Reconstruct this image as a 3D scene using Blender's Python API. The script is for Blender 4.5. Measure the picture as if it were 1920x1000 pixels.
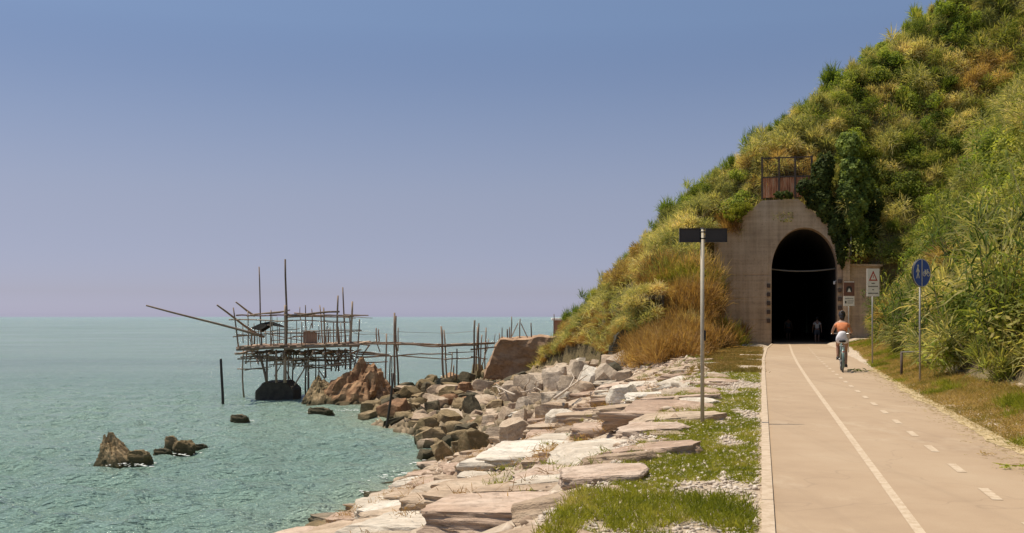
import bpy, bmesh, math, random
import numpy as np
from mathutils import Vector, Matrix, noise

for o in list(bpy.data.objects):
    bpy.data.objects.remove(o)
SC = bpy.context.scene
COL = SC.collection
R = math.radians
PI = math.pi
rnd = random.Random(11)
RNG = np.random.default_rng(11)

# ------------------------------------------------------------------ camera
EYE = 1.6            # metres above the cycle path
FPX = 1900.0         # focal length in pixels of a 1920 px wide picture
SEA = -3.4
cam_d = bpy.data.cameras.new('camera')
cam = bpy.data.objects.new('camera', cam_d)
COL.objects.link(cam)
cam.location = (0, 0, EYE)
cam.rotation_euler = (R(90), 0, 0)
cam_d.sensor_width = 36
cam_d.lens = 36 * FPX / 1920
cam_d.shift_y = 94 / 1920
cam_d.clip_start = 0.1
cam_d.clip_end = 60000
SC.camera = cam

# ------------------------------------------------------------------ sky and sun
SUN_EL, SUN_AZ = R(69), R(-70)        # azimuth clockwise from the viewing direction
world = bpy.data.worlds.new('World')
SC.world = world
world.use_nodes = True
wn, wl = world.node_tree.nodes, world.node_tree.links
wn.clear()
sky = wn.new('ShaderNodeTexSky')
sky.sky_type = 'NISHITA'
sky.sun_disc = False
sky.sun_elevation = SUN_EL
sky.sun_rotation = SUN_AZ
sky.air_density = 1.0
sky.dust_density = 0.6
sky.ozone_density = 3.0
sky.altitude = 0
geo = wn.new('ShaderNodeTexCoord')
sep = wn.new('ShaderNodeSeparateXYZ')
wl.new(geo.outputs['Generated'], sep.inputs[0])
ramp = wn.new('ShaderNodeValToRGB')          # summer haze: mauve low down, blue above, brightened overhead as added fill light, the same all the way round
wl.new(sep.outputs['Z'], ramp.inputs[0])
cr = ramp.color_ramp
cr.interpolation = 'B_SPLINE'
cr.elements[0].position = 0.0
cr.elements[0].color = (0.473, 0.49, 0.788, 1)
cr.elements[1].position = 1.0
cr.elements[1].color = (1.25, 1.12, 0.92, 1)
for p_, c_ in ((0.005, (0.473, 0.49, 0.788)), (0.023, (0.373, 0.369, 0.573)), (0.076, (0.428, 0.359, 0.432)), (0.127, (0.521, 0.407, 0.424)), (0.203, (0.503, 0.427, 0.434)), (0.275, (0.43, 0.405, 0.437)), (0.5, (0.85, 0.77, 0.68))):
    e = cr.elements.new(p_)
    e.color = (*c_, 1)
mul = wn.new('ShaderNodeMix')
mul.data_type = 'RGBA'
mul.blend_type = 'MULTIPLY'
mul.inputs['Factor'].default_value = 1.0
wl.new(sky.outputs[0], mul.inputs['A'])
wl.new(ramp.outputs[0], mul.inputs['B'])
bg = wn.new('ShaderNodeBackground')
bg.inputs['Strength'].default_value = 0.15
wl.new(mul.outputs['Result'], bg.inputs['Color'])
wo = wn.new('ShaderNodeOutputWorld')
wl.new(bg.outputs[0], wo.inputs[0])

sun_d = bpy.data.lights.new('sun', 'SUN')
sun = bpy.data.objects.new('sun', sun_d)
COL.objects.link(sun)
sun_d.energy = 4.2
sun_d.angle = R(0.5)
sun_d.color = (1.0, 0.90, 0.74)
SV = Vector((math.sin(SUN_AZ) * math.cos(SUN_EL), math.cos(SUN_AZ) * math.cos(SUN_EL), math.sin(SUN_EL)))
sun.rotation_euler = SV.to_track_quat('Z', 'Y').to_euler()

vs = SC.view_settings
vs.view_transform = 'Standard'
vs.look = 'None'
vs.exposure = 0.333
vs.gamma = 1.0
vs.use_curve_mapping = False
SC.render.engine = 'CYCLES'
SC.cycles.max_bounces = 6
SC.cycles.transparent_max_bounces = 4
SC.cycles.caustics_reflective = False
SC.cycles.caustics_refractive = False

# ------------------------------------------------------------------ frames of reference
VPX = (1428 - 960) / FPX             # the path runs towards this bearing
PA = math.atan(VPX)
CA, SA = math.cos(PA), math.sin(PA)


def ts(t, s, z=0.0):
    """t metres right of the path's left edge, s metres along it."""
    return Vector((t * CA + s * SA, -t * SA + s * CA, z))


def to_ts(X, Y):
    return X * CA - Y * SA, X * SA + Y * CA


def at(x, y, Y):
    """the point at depth Y seen at pixel x, y of the 1920 x 1000 photograph"""
    return Vector(((x - 960) / FPX * Y, Y, EYE - (y - 594) / FPX * Y))


def proj(v):
    return 960 + FPX * v[0] / v[1], 594 + FPX * (EYE - v[2]) / v[1]


def sea_at(x, y):
    return at(x, y, FPX * (EYE - SEA) / (y - 594))


# ------------------------------------------------------------------ object helpers
def tag(o, label=None, cat=None, group=None, kind=None):
    if label: o['label'] = label
    if cat: o['category'] = cat
    if group: o['group'] = group
    if kind: o['kind'] = kind
    return o


def link_mesh(name, me, parent=None, mats=()):
    o = bpy.data.objects.new(name, me)
    COL.objects.link(o)
    if parent is not None:
        o.parent = parent
    for m in mats:
        me.materials.append(m)
    return o


def empty(name, loc=(0, 0, 0), rz=0.0):
    o = bpy.data.objects.new(name, None)
    COL.objects.link(o)
    o.location = loc
    o.rotation_euler = (0, 0, rz)
    o.empty_display_size = 0.2
    return o


def np_mesh(name, verts, faces, smooth=False):
    """verts (n,3), faces (m,k) arrays -> mesh, quickly"""
    me = bpy.data.meshes.new(name)
    v = np.ascontiguousarray(verts, dtype=np.float32)
    f = np.ascontiguousarray(faces, dtype=np.int32)
    k = f.shape[1]
    me.vertices.add(len(v))
    me.vertices.foreach_set('co', v.ravel())
    me.loops.add(f.size)
    me.loops.foreach_set('vertex_index', f.ravel())
    me.polygons.add(len(f))
    me.polygons.foreach_set('loop_start', np.arange(0, f.size, k, dtype=np.int32))
    me.polygons.foreach_set('loop_total', np.full(len(f), k, dtype=np.int32))
    me.update(calc_edges=True)
    if smooth:
        me.polygons.foreach_set('use_smooth', np.ones(len(f), dtype=bool))
    return me


def bm_obj(name, bm, mat, parent=None, smooth=False, recalc=True):
    if recalc:
        bmesh.ops.recalc_face_normals(bm, faces=bm.faces)
    me = bpy.data.meshes.new(name)
    bm.to_mesh(me)
    bm.free()
    if smooth:
        for p in me.polygons:
            p.use_smooth = True
    return link_mesh(name, me, parent, [mat] if mat else [])


def add_box(bm, c, size, rot=None, bevel=0.0):
    r = bmesh.ops.create_cube(bm, size=1.0)
    M = Matrix.Translation(c) @ (rot.to_4x4() if rot is not None else Matrix()) @ Matrix.Diagonal((*size, 1))
    bmesh.ops.transform(bm, matrix=M, verts=r['verts'])
    if bevel:
        es = list({e for v in r['verts'] for e in v.link_edges})
        bmesh.ops.bevel(bm, geom=es, offset=bevel, segments=1, affect='EDGES')


def add_tube(bm, pts, rad, n=6, cap=True):
    """a tube through pts; rad a number or one per point"""
    pts = [Vector(p) for p in pts]
    rs = rad if isinstance(rad, (list, tuple)) else [rad] * len(pts)
    rings = []
    d0 = (pts[1] - pts[0]).normalized()
    up = Vector((0, 0, 1)) if abs(d0.z) < 0.9 else Vector((1, 0, 0))
    u = d0.cross(up).normalized()
    for i, p in enumerate(pts):
        d = (pts[min(i + 1, len(pts) - 1)] - pts[max(i - 1, 0)]).normalized()
        u = (u - d * u.dot(d)).normalized()
        w = d.cross(u)
        rings.append([bm.verts.new(p + (u * math.cos(2 * PI * k / n) + w * math.sin(2 * PI * k / n)) * rs[i]) for k in range(n)])
    for a, b in zip(rings, rings[1:]):
        for k in range(n):
            bm.faces.new((a[k], a[(k + 1) % n], b[(k + 1) % n], b[k]))
    if cap:
        bm.faces.new(rings[0][::-1])
        bm.faces.new(rings[-1])


def add_ring(bm, c, R0, r, axis='x', n=28, m=6):
    """a torus round c; axis is the ring's axle"""
    vs_ = []
    for i in range(n):
        a = 2 * PI * i / n
        for j in range(m):
            b = 2 * PI * j / m
            rr = R0 + r * math.cos(b)
            q = (r * math.sin(b), rr * math.cos(a), rr * math.sin(a))
            if axis == 'y': q = (q[1], q[0], q[2])
            vs_.append(bm.verts.new(Vector(c) + Vector(q)))
    for i in range(n):
        for j in range(m):
            bm.faces.new((vs_[i * m + j], vs_[((i + 1) % n) * m + j], vs_[((i + 1) % n) * m + (j + 1) % m], vs_[i * m + (j + 1) % m]))


# ------------------------------------------------------------------ materials
def mat(name):
    m = bpy.data.materials.new(name)
    m.use_nodes = True
    nt = m.node_tree
    b = nt.nodes['Principled BSDF']
    return m, nt, b


def N(nt, typ, **kw):
    n = nt.nodes.new(typ)
    for k, v in kw.items():
        if k in n.inputs: n.inputs[k].default_value = v
        else: setattr(n, k, v)
    return n


def ramp_node(nt, fac, stops, interp='LINEAR'):
    r = nt.nodes.new('ShaderNodeValToRGB')
    nt.links.new(fac, r.inputs[0])
    c = r.color_ramp
    c.interpolation = interp
    while len(c.elements) > 1:
        c.elements.remove(c.elements[-1])
    c.elements[0].position = stops[0][0]
    c.elements[0].color = (*stops[0][1], 1)
    for p, col in stops[1:]:
        c.elements.new(p).color = (*col, 1)
    return r.outputs[0]


def mixc(nt, fac, a, b, blend='MIX'):
    n = nt.nodes.new('ShaderNodeMix')
    n.data_type = 'RGBA'
    n.blend_type = blend
    for inp, v in (('Factor', fac), ('A', a), ('B', b)):
        if isinstance(v, bpy.types.NodeSocket): nt.links.new(v, n.inputs[inp])
        elif isinstance(v, (int, float)): n.inputs[inp].default_value = v
        else: n.inputs[inp].default_value = (*v, 1)
    return n.outputs['Result']


def math_n(nt, op, a, b=0.0, c=0.0):
    n = nt.nodes.new('ShaderNodeMath')
    n.operation = op
    for i, v in enumerate((a, b, c)):
        if isinstance(v, bpy.types.NodeSocket): nt.links.new(v, n.inputs[i])
        else: n.inputs[i].default_value = v
    return n.outputs[0]


def pos(nt, scale=(1, 1, 1), obj=False, jitter=False):
    """world (or object) coordinates, scaled; jitter shifts them for every object"""
    if obj:
        out = nt.nodes.new('ShaderNodeTexCoord').outputs['Object']
    else:
        out = nt.nodes.new('ShaderNodeNewGeometry').outputs['Position']
    mp = nt.nodes.new('ShaderNodeMapping')
    mp.inputs['Scale'].default_value = scale
    nt.links.new(out, mp.inputs['Vector'])
    if jitter:
        oi = nt.nodes.new('ShaderNodeObjectInfo')
        nt.links.new(math_n(nt, 'MULTIPLY', oi.outputs['Random'], 37.0), mp.inputs['Location'])
    return mp.outputs[0]


def noise_n(nt, vec, scale, detail=4.0, rough=0.6):
    n = nt.nodes.new('ShaderNodeTexNoise')
    nt.links.new(vec, n.inputs['Vector'])
    n.inputs['Scale'].default_value = scale
    n.inputs['Detail'].default_value = detail
    n.inputs['Roughness'].default_value = rough
    return n.outputs['Fac']


def bump_n(nt, b, h, strength=0.5, dist=0.02):
    n = nt.nodes.new('ShaderNodeBump')
    n.inputs['Strength'].default_value = strength
    n.inputs['Distance'].default_value = dist
    nt.links.new(h, n.inputs['Height'])
    nt.links.new(n.outputs[0], b.inputs['Normal'])
    return n


def plain(name, col, rough=0.6, metal=0.0, var=0.15, scale=6.0):
    m, nt, b = mat(name)
    f = noise_n(nt, pos(nt, obj=True, jitter=True), scale)
    nt.links.new(ramp_node(nt, f, [(0.3, tuple(c * (1 - var) for c in col)), (0.7, tuple(min(1, c * (1 + var)) for c in col))]), b.inputs['Base Color'])
    b.inputs['Roughness'].default_value = rough
    b.inputs['Metallic'].default_value = metal
    return m


def leaf_mat(name, stops, trans=0.5, nscale=0.45, rough=0.7):
    """foliage: hue picked per plant and by patches of ground, thin enough to let light through"""
    m, nt, b = mat(name)
    oi = nt.nodes.new('ShaderNodeObjectInfo')
    n1 = noise_n(nt, pos(nt), nscale, 2.0)
    n2 = noise_n(nt, pos(nt), 5.0, 2.0)
    f = math_n(nt, 'ADD', math_n(nt, 'MULTIPLY_ADD', oi.outputs['Random'], 0.2, 0.06), math_n(nt, 'MULTIPLY', n1, 0.78))
    f = math_n(nt, 'ADD', f, math_n(nt, 'MULTIPLY_ADD', n2, 0.7, -0.42))
    c = ramp_node(nt, f, stops)
    nt.links.new(c, b.inputs['Base Color'])
    b.inputs['Roughness'].default_value = rough
    b.inputs['Specular IOR Level'].default_value = 0.12
    tr = nt.nodes.new('ShaderNodeBsdfTranslucent')
    nt.links.new(mixc(nt, 1.0, c, (1.25, 1.2, 0.6), 'MULTIPLY'), tr.inputs['Color'])
    mx = nt.nodes.new('ShaderNodeMixShader')
    mx.inputs[0].default_value = trans
    nt.links.new(b.outputs[0], mx.inputs[1])
    nt.links.new(tr.outputs[0], mx.inputs[2])
    nt.links.new(mx.outputs[0], nt.nodes['Material Output'].inputs['Surface'])
    return m


def rock_mat(name, c0, c1, c2, band=0.5):
    m, nt, b = mat(name)
    p = pos(nt, obj=True, jitter=True)
    oi = nt.nodes.new('ShaderNodeObjectInfo')
    n1 = noise_n(nt, p, 1.6, 5.0, 0.65)
    pb = pos(nt, (0.6, 0.6, 5.0), obj=True, jitter=True)
    n2 = noise_n(nt, pb, 1.8, 4.0, 0.6)
    n3 = noise_n(nt, p, 14.0, 4.0, 0.7)
    f = math_n(nt, 'ADD', math_n(nt, 'MULTIPLY', n1, 1 - band), math_n(nt, 'MULTIPLY', n2, band))
    f = math_n(nt, 'ADD', f, math_n(nt, 'MULTIPLY_ADD', oi.outputs['Random'], 0.22, -0.11))
    c = ramp_node(nt, f, [(0.34, c0), (0.5, c1), (0.66, c2)])
    n4 = noise_n(nt, p, 4.5, 6, 0.72)
    c = mixc(nt, ramp_node(nt, n4, [(0.40, (0.55, 0.55, 0.55)), (0.52, (0, 0, 0))]), c, tuple(x * 0.62 for x in c1))
    c = mixc(nt, ramp_node(nt, n4, [(0.54, (0, 0, 0)), (0.66, (0.5, 0.5, 0.5))]), c, tuple(min(0.75, x * 1.12) for x in c2))
    c = mixc(nt, ramp_node(nt, n3, [(0.33, (0.6, 0.6, 0.6)), (0.47, (0, 0, 0))]), c, tuple(x * 0.42 for x in c1))
    gz = nt.nodes.new('ShaderNodeSeparateXYZ')          # the tide line: weed and wet on the lowest 30 cm of every stone
    nt.links.new(nt.nodes.new('ShaderNodeNewGeometry').outputs['Position'], gz.inputs[0])
    zz = math_n(nt, 'ADD', gz.outputs['Z'], math_n(nt, 'MULTIPLY', noise_n(nt, pos(nt), 1.3, 3), -0.5))
    wet = math_n(nt, 'MULTIPLY', math_n(nt, 'SUBTRACT', SEA + 0.12, zz), 4.0)
    wet = nt.nodes[-1].outputs[0]
    nt.nodes[-1].use_clamp = True
    c = mixc(nt, math_n(nt, 'MULTIPLY', wet, 0.85), c, (0.05, 0.045, 0.022))
    nt.links.new(c, b.inputs['Base Color'])
    b.inputs['Roughness'].default_value = 0.88
    b.inputs['Specular IOR Level'].default_value = 0.25
    h = math_n(nt, 'ADD', math_n(nt, 'MULTIPLY', n3, 0.5), math_n(nt, 'ADD', math_n(nt, 'MULTIPLY', n2, 0.7), math_n(nt, 'MULTIPLY', n4, 0.8)))
    bump_n(nt, b, h, 0.85, 0.06)
    return m
# ------------------------------------------------------------------ the lie of the land
_wr = np.random.default_rng(5)
_W = [(f * math.cos(a), f * math.sin(a), ph, f) for f, a, ph in zip(np.geomspace(0.25, 3.2, 22), _wr.uniform(0, 6.28, 22), _wr.uniform(0, 6.28, 22))]


def wob(x, y, f0=0.0, f1=9.0):
    """smooth uneven relief, about -1 .. 1"""
    r, n = 0.0, 0.0
    for kx, ky, ph, f in _W:
        if f0 <= f <= f1:
            r = r + np.sin(kx * x + ky * y + ph) / f ** 0.7
            n += 1.0 / f ** 1.4
    return r / math.sqrt(max(n, 1e-6)) * 0.8


SP = 62.0            # the tunnel mouth
_S = [-10, 0, 15, 21, 30, 33, 38, 41, 44, 52, 56, 60, 63, 72, 76, 80, 86, 95, 110, 130]
_TS = [-9.3, -9.5, -10.0, -10.3, -10.8, -11.2, -11.2, -14.6, -17.5, -20.5, -24, -23.5, -21, -21, -21, -19, -15, 2, 20, 40]
_TM = [-8.6, -8.8, -9.3, -9.7, -10.2, -10.3, -10.6, -11.5, -12.5, -13.2, -13.6, -14.5, -16, -18, -19, -17, -13, 4, 22, 42]
_TT = [-1.6, -1.6, -1.6, -1.6, -1.8, -2.0, -2.6, -3.2, -3.6, -4.6, -5.2, -6, -7, -9, -12, -12, -9, 8, 26, 46]


def base_z(t, s):
    tt, tm, tsh = np.interp(s, _S, _TT), np.interp(s, _S, _TM), np.interp(s, _S, _TS)
    a = -3.1 * np.clip((tt - t) / (tt - tm), 0, 1)
    b = -0.4 * np.clip((tm - t) / (tm - tsh), 0, 1)
    c = -0.28 * np.clip(tsh - t, 0, 20)
    z = a + b + c - 0.03
    right = np.clip(t - 3.3, 0, 2.0) * 0.2
    dip = np.where((t > 0.08) & (t < np.interp(s, [12, 22, 34, 45, 62], [2.5, 2.6, 2.9, 3.45, 3.8])) & (s < SP + 80), -0.1, 0.0)
    return z + right + dip + wob(t, s, 0.6, 4) * 0.06 * np.clip((tt - t) * 2, 0, 1)


# the skyline of the hill: (pixel x, pixel y, depth)
_sky = [(1015, 672, 78), (1040, 650, 76), (1075, 600, 73), (1130, 548, 70), (1185, 492, 69), (1240, 438, 69), (1270, 413, 69), (1330, 354, 70),
        (1410, 297, 71), (1500, 234, 73), (1600, 146, 76), (1680, 88, 77), (1760, 40, 78), (1920, -66, 80), (2100, -160, 82)]
_cx = [(x - 960) / FPX * Y for x, y, Y in _sky]
_cz = [EYE - (y - 594) / FPX * Y for x, y, Y in _sky]
_cy = [Y for x, y, Y in _sky]


def hill_z(t, s):
    X, Y = t * CA + s * SA, -t * SA + s * CA
    A = (t - np.interp(s, [0, 30, 50, 62], [4.7, 4.7, 5.6, 6.2])) * 1.75
    A = np.minimum(A, 2.5 + A * 0.8)
    sf = np.interp(t, [-22, -14.7, -10.4, -7.6, -4.2, -3.4, -3.1], [76, 70.5, 61.5, 54, 50.5, 50.0, 62.5])
    k = np.interp(t, [-12, -6, -3.2, -3.0], [1.5, 0.95, 0.75, 1.45])
    step = np.interp(t, [-3.2, -3.0, -0.8, -0.3, 4.8, 6.0], [0.0, 5.2, 7.4, 7.6, 7.6, 5.0])
    B = (s - sf) * k + step
    B = np.where(s > sf, B, -5.0)
    Yr = np.interp(X, _cx, _cy)
    Xs = X - 0.65 * np.clip(Y - Yr, 0, 60)
    C = np.interp(Xs, _cx, _cz) - np.clip(_cx[0] - Xs, 0, 50) * 1.2
    return np.minimum(np.maximum(A, B), C) + wob(t, s, 0.25, 2.2) * 0.35


def ground_ts(t, s):
    b, h = base_z(t, s), hill_z(t, s)
    h = np.where((t > -3.0) & (t < 4.9) & (s < SP + 0.5), -9.0, h)
    return np.maximum(b, h)


def ground(X, Y):
    return float(ground_ts(*to_ts(X, Y)))


def hit(x, y, lo=5.0, hi=120.0, sea=True):
    """where the sight line through pixel x, y meets the land (or the sea)"""
    kx, kz = (x - 960) / FPX, -(y - 594) / FPX
    Y = np.arange(lo, hi, 0.06)
    g = ground_ts(*to_ts(kx * Y, Y))
    if sea: g = np.maximum(g, SEA)
    i = np.argmax(EYE + kz * Y <= g)
    if EYE + kz * Y[i] > g[i]:
        return None
    return Vector((kx * Y[i], Y[i], float(g[i])))


# ------------------------------------------------------------------ ground and hill meshes
tv = np.concatenate([np.arange(-60, -28, 2.0), np.arange(-28, 27, 0.35), np.arange(27, 70, 2.0)])
sv = np.concatenate([np.arange(-14, 2, 1.0), np.arange(2, 92, 0.35), np.arange(92, 150, 2.0)])
TT, SS = np.meshgrid(tv, sv)
ZZ = ground_ts(TT, SS)
isH = hill_z(TT, SS) > base_z(TT, SS) + 0.05
isH &= ~((TT > -3.0) & (TT < 4.9) & (SS < SP + 0.5))
P3 = np.stack([TT * CA + SS * SA, -TT * SA + SS * CA, ZZ], -1).reshape(-1, 3)
nr, nc = TT.shape
I = np.arange(nr * nc).reshape(nr, nc)
Q = np.stack([I[:-1, :-1], I[:-1, 1:], I[1:, 1:], I[1:, :-1]], -1).reshape(-1, 4)
qt = TT.ravel()[Q].mean(1)
qs = SS.ravel()[Q].mean(1)
qz = ZZ.ravel()[Q].min(1)
bore = (qt > 0.2) & (qt < 4.7) & (qs > SP - 0.2) & (qs < SP + 90) & (qz < 7.2)
qh = isH.ravel()[Q].any(1)


def sub_mesh(name, sel):
    f = Q[sel]
    u, inv = np.unique(f, return_inverse=True)
    return np_mesh(name, P3[u], inv.reshape(f.shape), True)


m_soil, nt, b = mat('soil')
n1 = noise_n(nt, pos(nt), 0.35, 4)
n2 = noise_n(nt, pos(nt), 7.0, 5, 0.7)
f = math_n(nt, 'ADD', math_n(nt, 'MULTIPLY', n1, 0.5), math_n(nt, 'MULTIPLY', n2, 0.5))
nt.links.new(ramp_node(nt, f, [(0.35, (0.10, 0.075, 0.04)), (0.5, (0.17, 0.13, 0.06)), (0.65, (0.24, 0.18, 0.09))]), b.inputs['Base Color'])
b.inputs['Roughness'].default_value = 0.95
bump_n(nt, b, n2, 0.8, 0.08)

m_ground, nt, b = mat('gravel_soil')
p = pos(nt)
n1 = noise_n(nt, p, 0.5, 4)
n2 = noise_n(nt, p, 22.0, 5, 0.75)
vor = N(nt, 'ShaderNodeTexVoronoi', Scale=26.0)
nt.links.new(p, vor.inputs['Vector'])
f = math_n(nt, 'ADD', math_n(nt, 'MULTIPLY', n1, 0.5), math_n(nt, 'MULTIPLY', n2, 0.5))
c = ramp_node(nt, f, [(0.32, (0.23, 0.17, 0.11)), (0.48, (0.42, 0.32, 0.22)), (0.66, (0.56, 0.46, 0.34))])
c = mixc(nt, math_n(nt, 'MULTIPLY', vor.outputs['Color'], 0.5), c, (0.6, 0.5, 0.4))
nt.links.new(c, b.inputs['Base Color'])
b.inputs['Roughness'].default_value = 0.95
bump_n(nt, b, math_n(nt, 'ADD', n2, vor.outputs['Distance']), 0.8, 0.03)

g = link_mesh('ground', sub_mesh('ground', ~qh & ~bore), None, [m_ground])
tag(g, kind='structure')
g = link_mesh('hill', sub_mesh('hill', qh & ~bore), None, [m_soil])
tag(g, kind='structure')

# ------------------------------------------------------------------ sea
m_sea, nt, b = mat('sea_water')
p = pos(nt)
sh = nt.nodes.new('ShaderNodeAttribute')
sh.attribute_name = 'shallow'
big = noise_n(nt, pos(nt, (0.012, 0.03, 1)), 1.0, 3)
c = ramp_node(nt, big, [(0.3, (0.18, 0.275, 0.225)), (0.7, (0.285, 0.39, 0.32))])
c = mixc(nt, sh.outputs['Fac'], c, (0.40, 0.42, 0.28))
nt.links.new(c, b.inputs['Base Color'])
nt.links.new(math_n(nt, 'MULTIPLY_ADD', noise_n(nt, pos(nt, (0.05, 0.14, 1)), 1.0, 3), 0.3, 0.0), b.inputs['Roughness'])
b.inputs['IOR'].default_value = 1.33
b.inputs['Specular Tint'].default_value = (0.92, 1.0, 0.90, 1)
w1 = noise_n(nt, pos(nt, (0.8, 1.5, 1)), 1.1, 4, 0.6)
w2 = noise_n(nt, pos(nt, (0.8, 1.7, 1)), 3.2, 3, 0.6)
bump_n(nt, b, math_n(nt, 'ADD', w1, math_n(nt, 'MULTIPLY', w2, 0.9)), 1.0, 0.6)

gx = np.arange(-64, 14, 0.24)
gy = np.arange(12, 108, 0.24)
GX, GY = np.meshgrid(gx, gy)
hw = np.zeros_like(GX)
wr = np.random.default_rng(3)
for i in range(46):
    lam = 0.75 * (4.5 / 0.75) ** wr.random()
    a = wr.normal(-1.9, 0.7)
    k = 2 * PI / lam
    hw += 0.012 * lam ** 0.62 * np.sin(k * (GX * math.cos(a) + GY * math.sin(a)) + wr.uniform(0, 6.28))
edge = np.clip(np.minimum.reduce([GX + 64, 13.9 - GX, GY - 12]) / 6, 0, 1) * np.clip((107 - GY) / 80, 0, 1) ** 1.5
Vn = np.stack([GX, GY, SEA + hw * edge], -1).reshape(-1, 3)
nr, nc = GX.shape
I = np.arange(nr * nc).reshape(nr, nc)
F = [np.stack([I[:-1, :-1], I[:-1, 1:], I[1:, 1:], I[1:, :-1]], -1).reshape(-1, 4)]
x0, x1, y0, y1 = gx[0], gx[-1], gy[0], gy[-1]
B_ = 40000.0
ex = np.array([(-B_, -B_), (x0, -B_), (x1, -B_), (B_, -B_), (-B_, y0), (x0, y0), (x1, y0), (B_, y0), (-B_, y1), (x0, y1), (x1, y1), (B_, y1),
               (-B_, B_), (x0, B_), (x1, B_), (B_, B_)])
off = len(Vn)
Vn = np.concatenate([Vn, np.c_[ex, np.full(16, SEA)]])
J = np.arange(16).reshape(4, 4) + off
F.append(np.array([(J[r, c_], J[r, c_ + 1], J[r + 1, c_ + 1], J[r + 1, c_]) for r in range(3) for c_ in range(3) if (r, c_) != (1, 1)]))
me = np_mesh('sea', Vn, np.concatenate(F), True)
dep = SEA - base_z(*to_ts(Vn[:, 0], Vn[:, 1]))
shv = np.where(np.abs(Vn[:, 0]) < 100, 0.75 * np.exp(-np.clip(dep, 0, 50) / 0.28), 0)
at_ = me.attributes.new('shallow', 'FLOAT', 'POINT')
at_.data.foreach_set('value', shv.astype(np.float32))
tag(link_mesh('sea', me, None, [m_sea]), kind='structure')

# ------------------------------------------------------------------ cycle path
def bend(s):
    return float(np.interp(s, [0, 26, 36, 46, 60], [0, 0, 0.06, 0.2, 0.5]))


def p_left(s): return float(np.interp(s, [0, 30, 40, 52, 61.5, 63], [0, 0, 0.02, 0.18, 0.56, 0.6]))
def p_right(s): return float(np.interp(s, [0, 12, 22, 34, 45, 61.9, 63], [2.95, 2.95, 3.05, 3.35, 3.9, 4.25, 4.25]))


m_path, nt, b = mat('path_resin')
p = pos(nt)
n1 = noise_n(nt, pos(nt, (0.5, 0.14, 1)), 1.0, 4)
n2 = noise_n(nt, p, 1.6, 5, 0.7)
n3 = noise_n(nt, p, 90.0, 2)
f = math_n(nt, 'ADD', math_n(nt, 'MULTIPLY', n1, 0.6), math_n(nt, 'MULTIPLY', n2, 0.4))
c = ramp_node(nt, f, [(0.3, (0.30, 0.205, 0.128)), (0.5, (0.375, 0.265, 0.168)), (0.7, (0.415, 0.305, 0.20))])
c = mixc(nt, ramp_node(nt, n3, [(0.3, (0.22, 0.22, 0.22)), (0.6, (0, 0, 0))]), c, (0.2, 0.15, 0.1))
sp = noise_n(nt, pos(nt, (1.0, 0.6, 1)), 4.2, 6, 0.8)
tk = noise_n(nt, pos(nt, (2.4, 0.05, 1)), 1.3, 3, 0.6)
c = mixc(nt, ramp_node(nt, tk, [(0.55, (0, 0, 0)), (0.72, (0.28, 0.28, 0.28))]), c, (0.24, 0.17, 0.11))
bl = noise_n(nt, pos(nt, (0.7, 0.35, 1)), 0.9, 6, 0.75)
c = mixc(nt, ramp_node(nt, bl, [(0.56, (0, 0, 0)), (0.68, (0.3, 0.3, 0.3))]), c, (0.52, 0.42, 0.30))
vc = N(nt, 'ShaderNodeTexVoronoi', Scale=0.42)
vc.feature = 'DISTANCE_TO_EDGE'
wv = nt.nodes.new('ShaderNodeVectorMath')
wv.operation = 'ADD'
nt.links.new(p, wv.inputs[0])
nz = nt.nodes.new('ShaderNodeTexNoise')
nz.inputs['Scale'].default_value = 1.5
nt.links.new(p, nz.inputs['Vector'])
nt.links.new(nz.outputs['Color'], wv.inputs[1])
nt.links.new(wv.outputs[0], vc.inputs['Vector'])
c = mixc(nt, ramp_node(nt, vc.outputs['Distance'], [(0.0, (0.3, 0.3, 0.3)), (0.006, (0, 0, 0))]), c, (0.17, 0.12, 0.08))
c = mixc(nt, ramp_node(nt, sp, [(0.66, (0, 0, 0)), (0.74, (0.4, 0.4, 0.4))]), c, (0.22, 0.17, 0.1))
nt.links.new(c, b.inputs['Base Color'])
b.inputs['Roughness'].default_value = 0.9
bump_n(nt, b, n3, 0.3, 0.004)

m_line, nt, b = mat('worn_paint')
n2 = noise_n(nt, pos(nt), 11.0, 6, 0.8)
nt.links.new(ramp_node(nt, n2, [(0.38, (0.39, 0.28, 0.18)), (0.56, (0.52, 0.41, 0.29))]), b.inputs['Base Color'])
b.inputs['Roughness'].default_value = 0.8
m_kerb, nt, b = mat('pale_kerb')
n2 = noise_n(nt, pos(nt), 9.0, 5, 0.7)
nt.links.new(ramp_node(nt, n2, [(0.35, (0.38, 0.28, 0.185)), (0.6, (0.50, 0.39, 0.28))]), b.inputs['Base Color'])
b.inputs['Roughness'].default_value = 0.9
bump_n(nt, b, n2, 0.5, 0.01)


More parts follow.
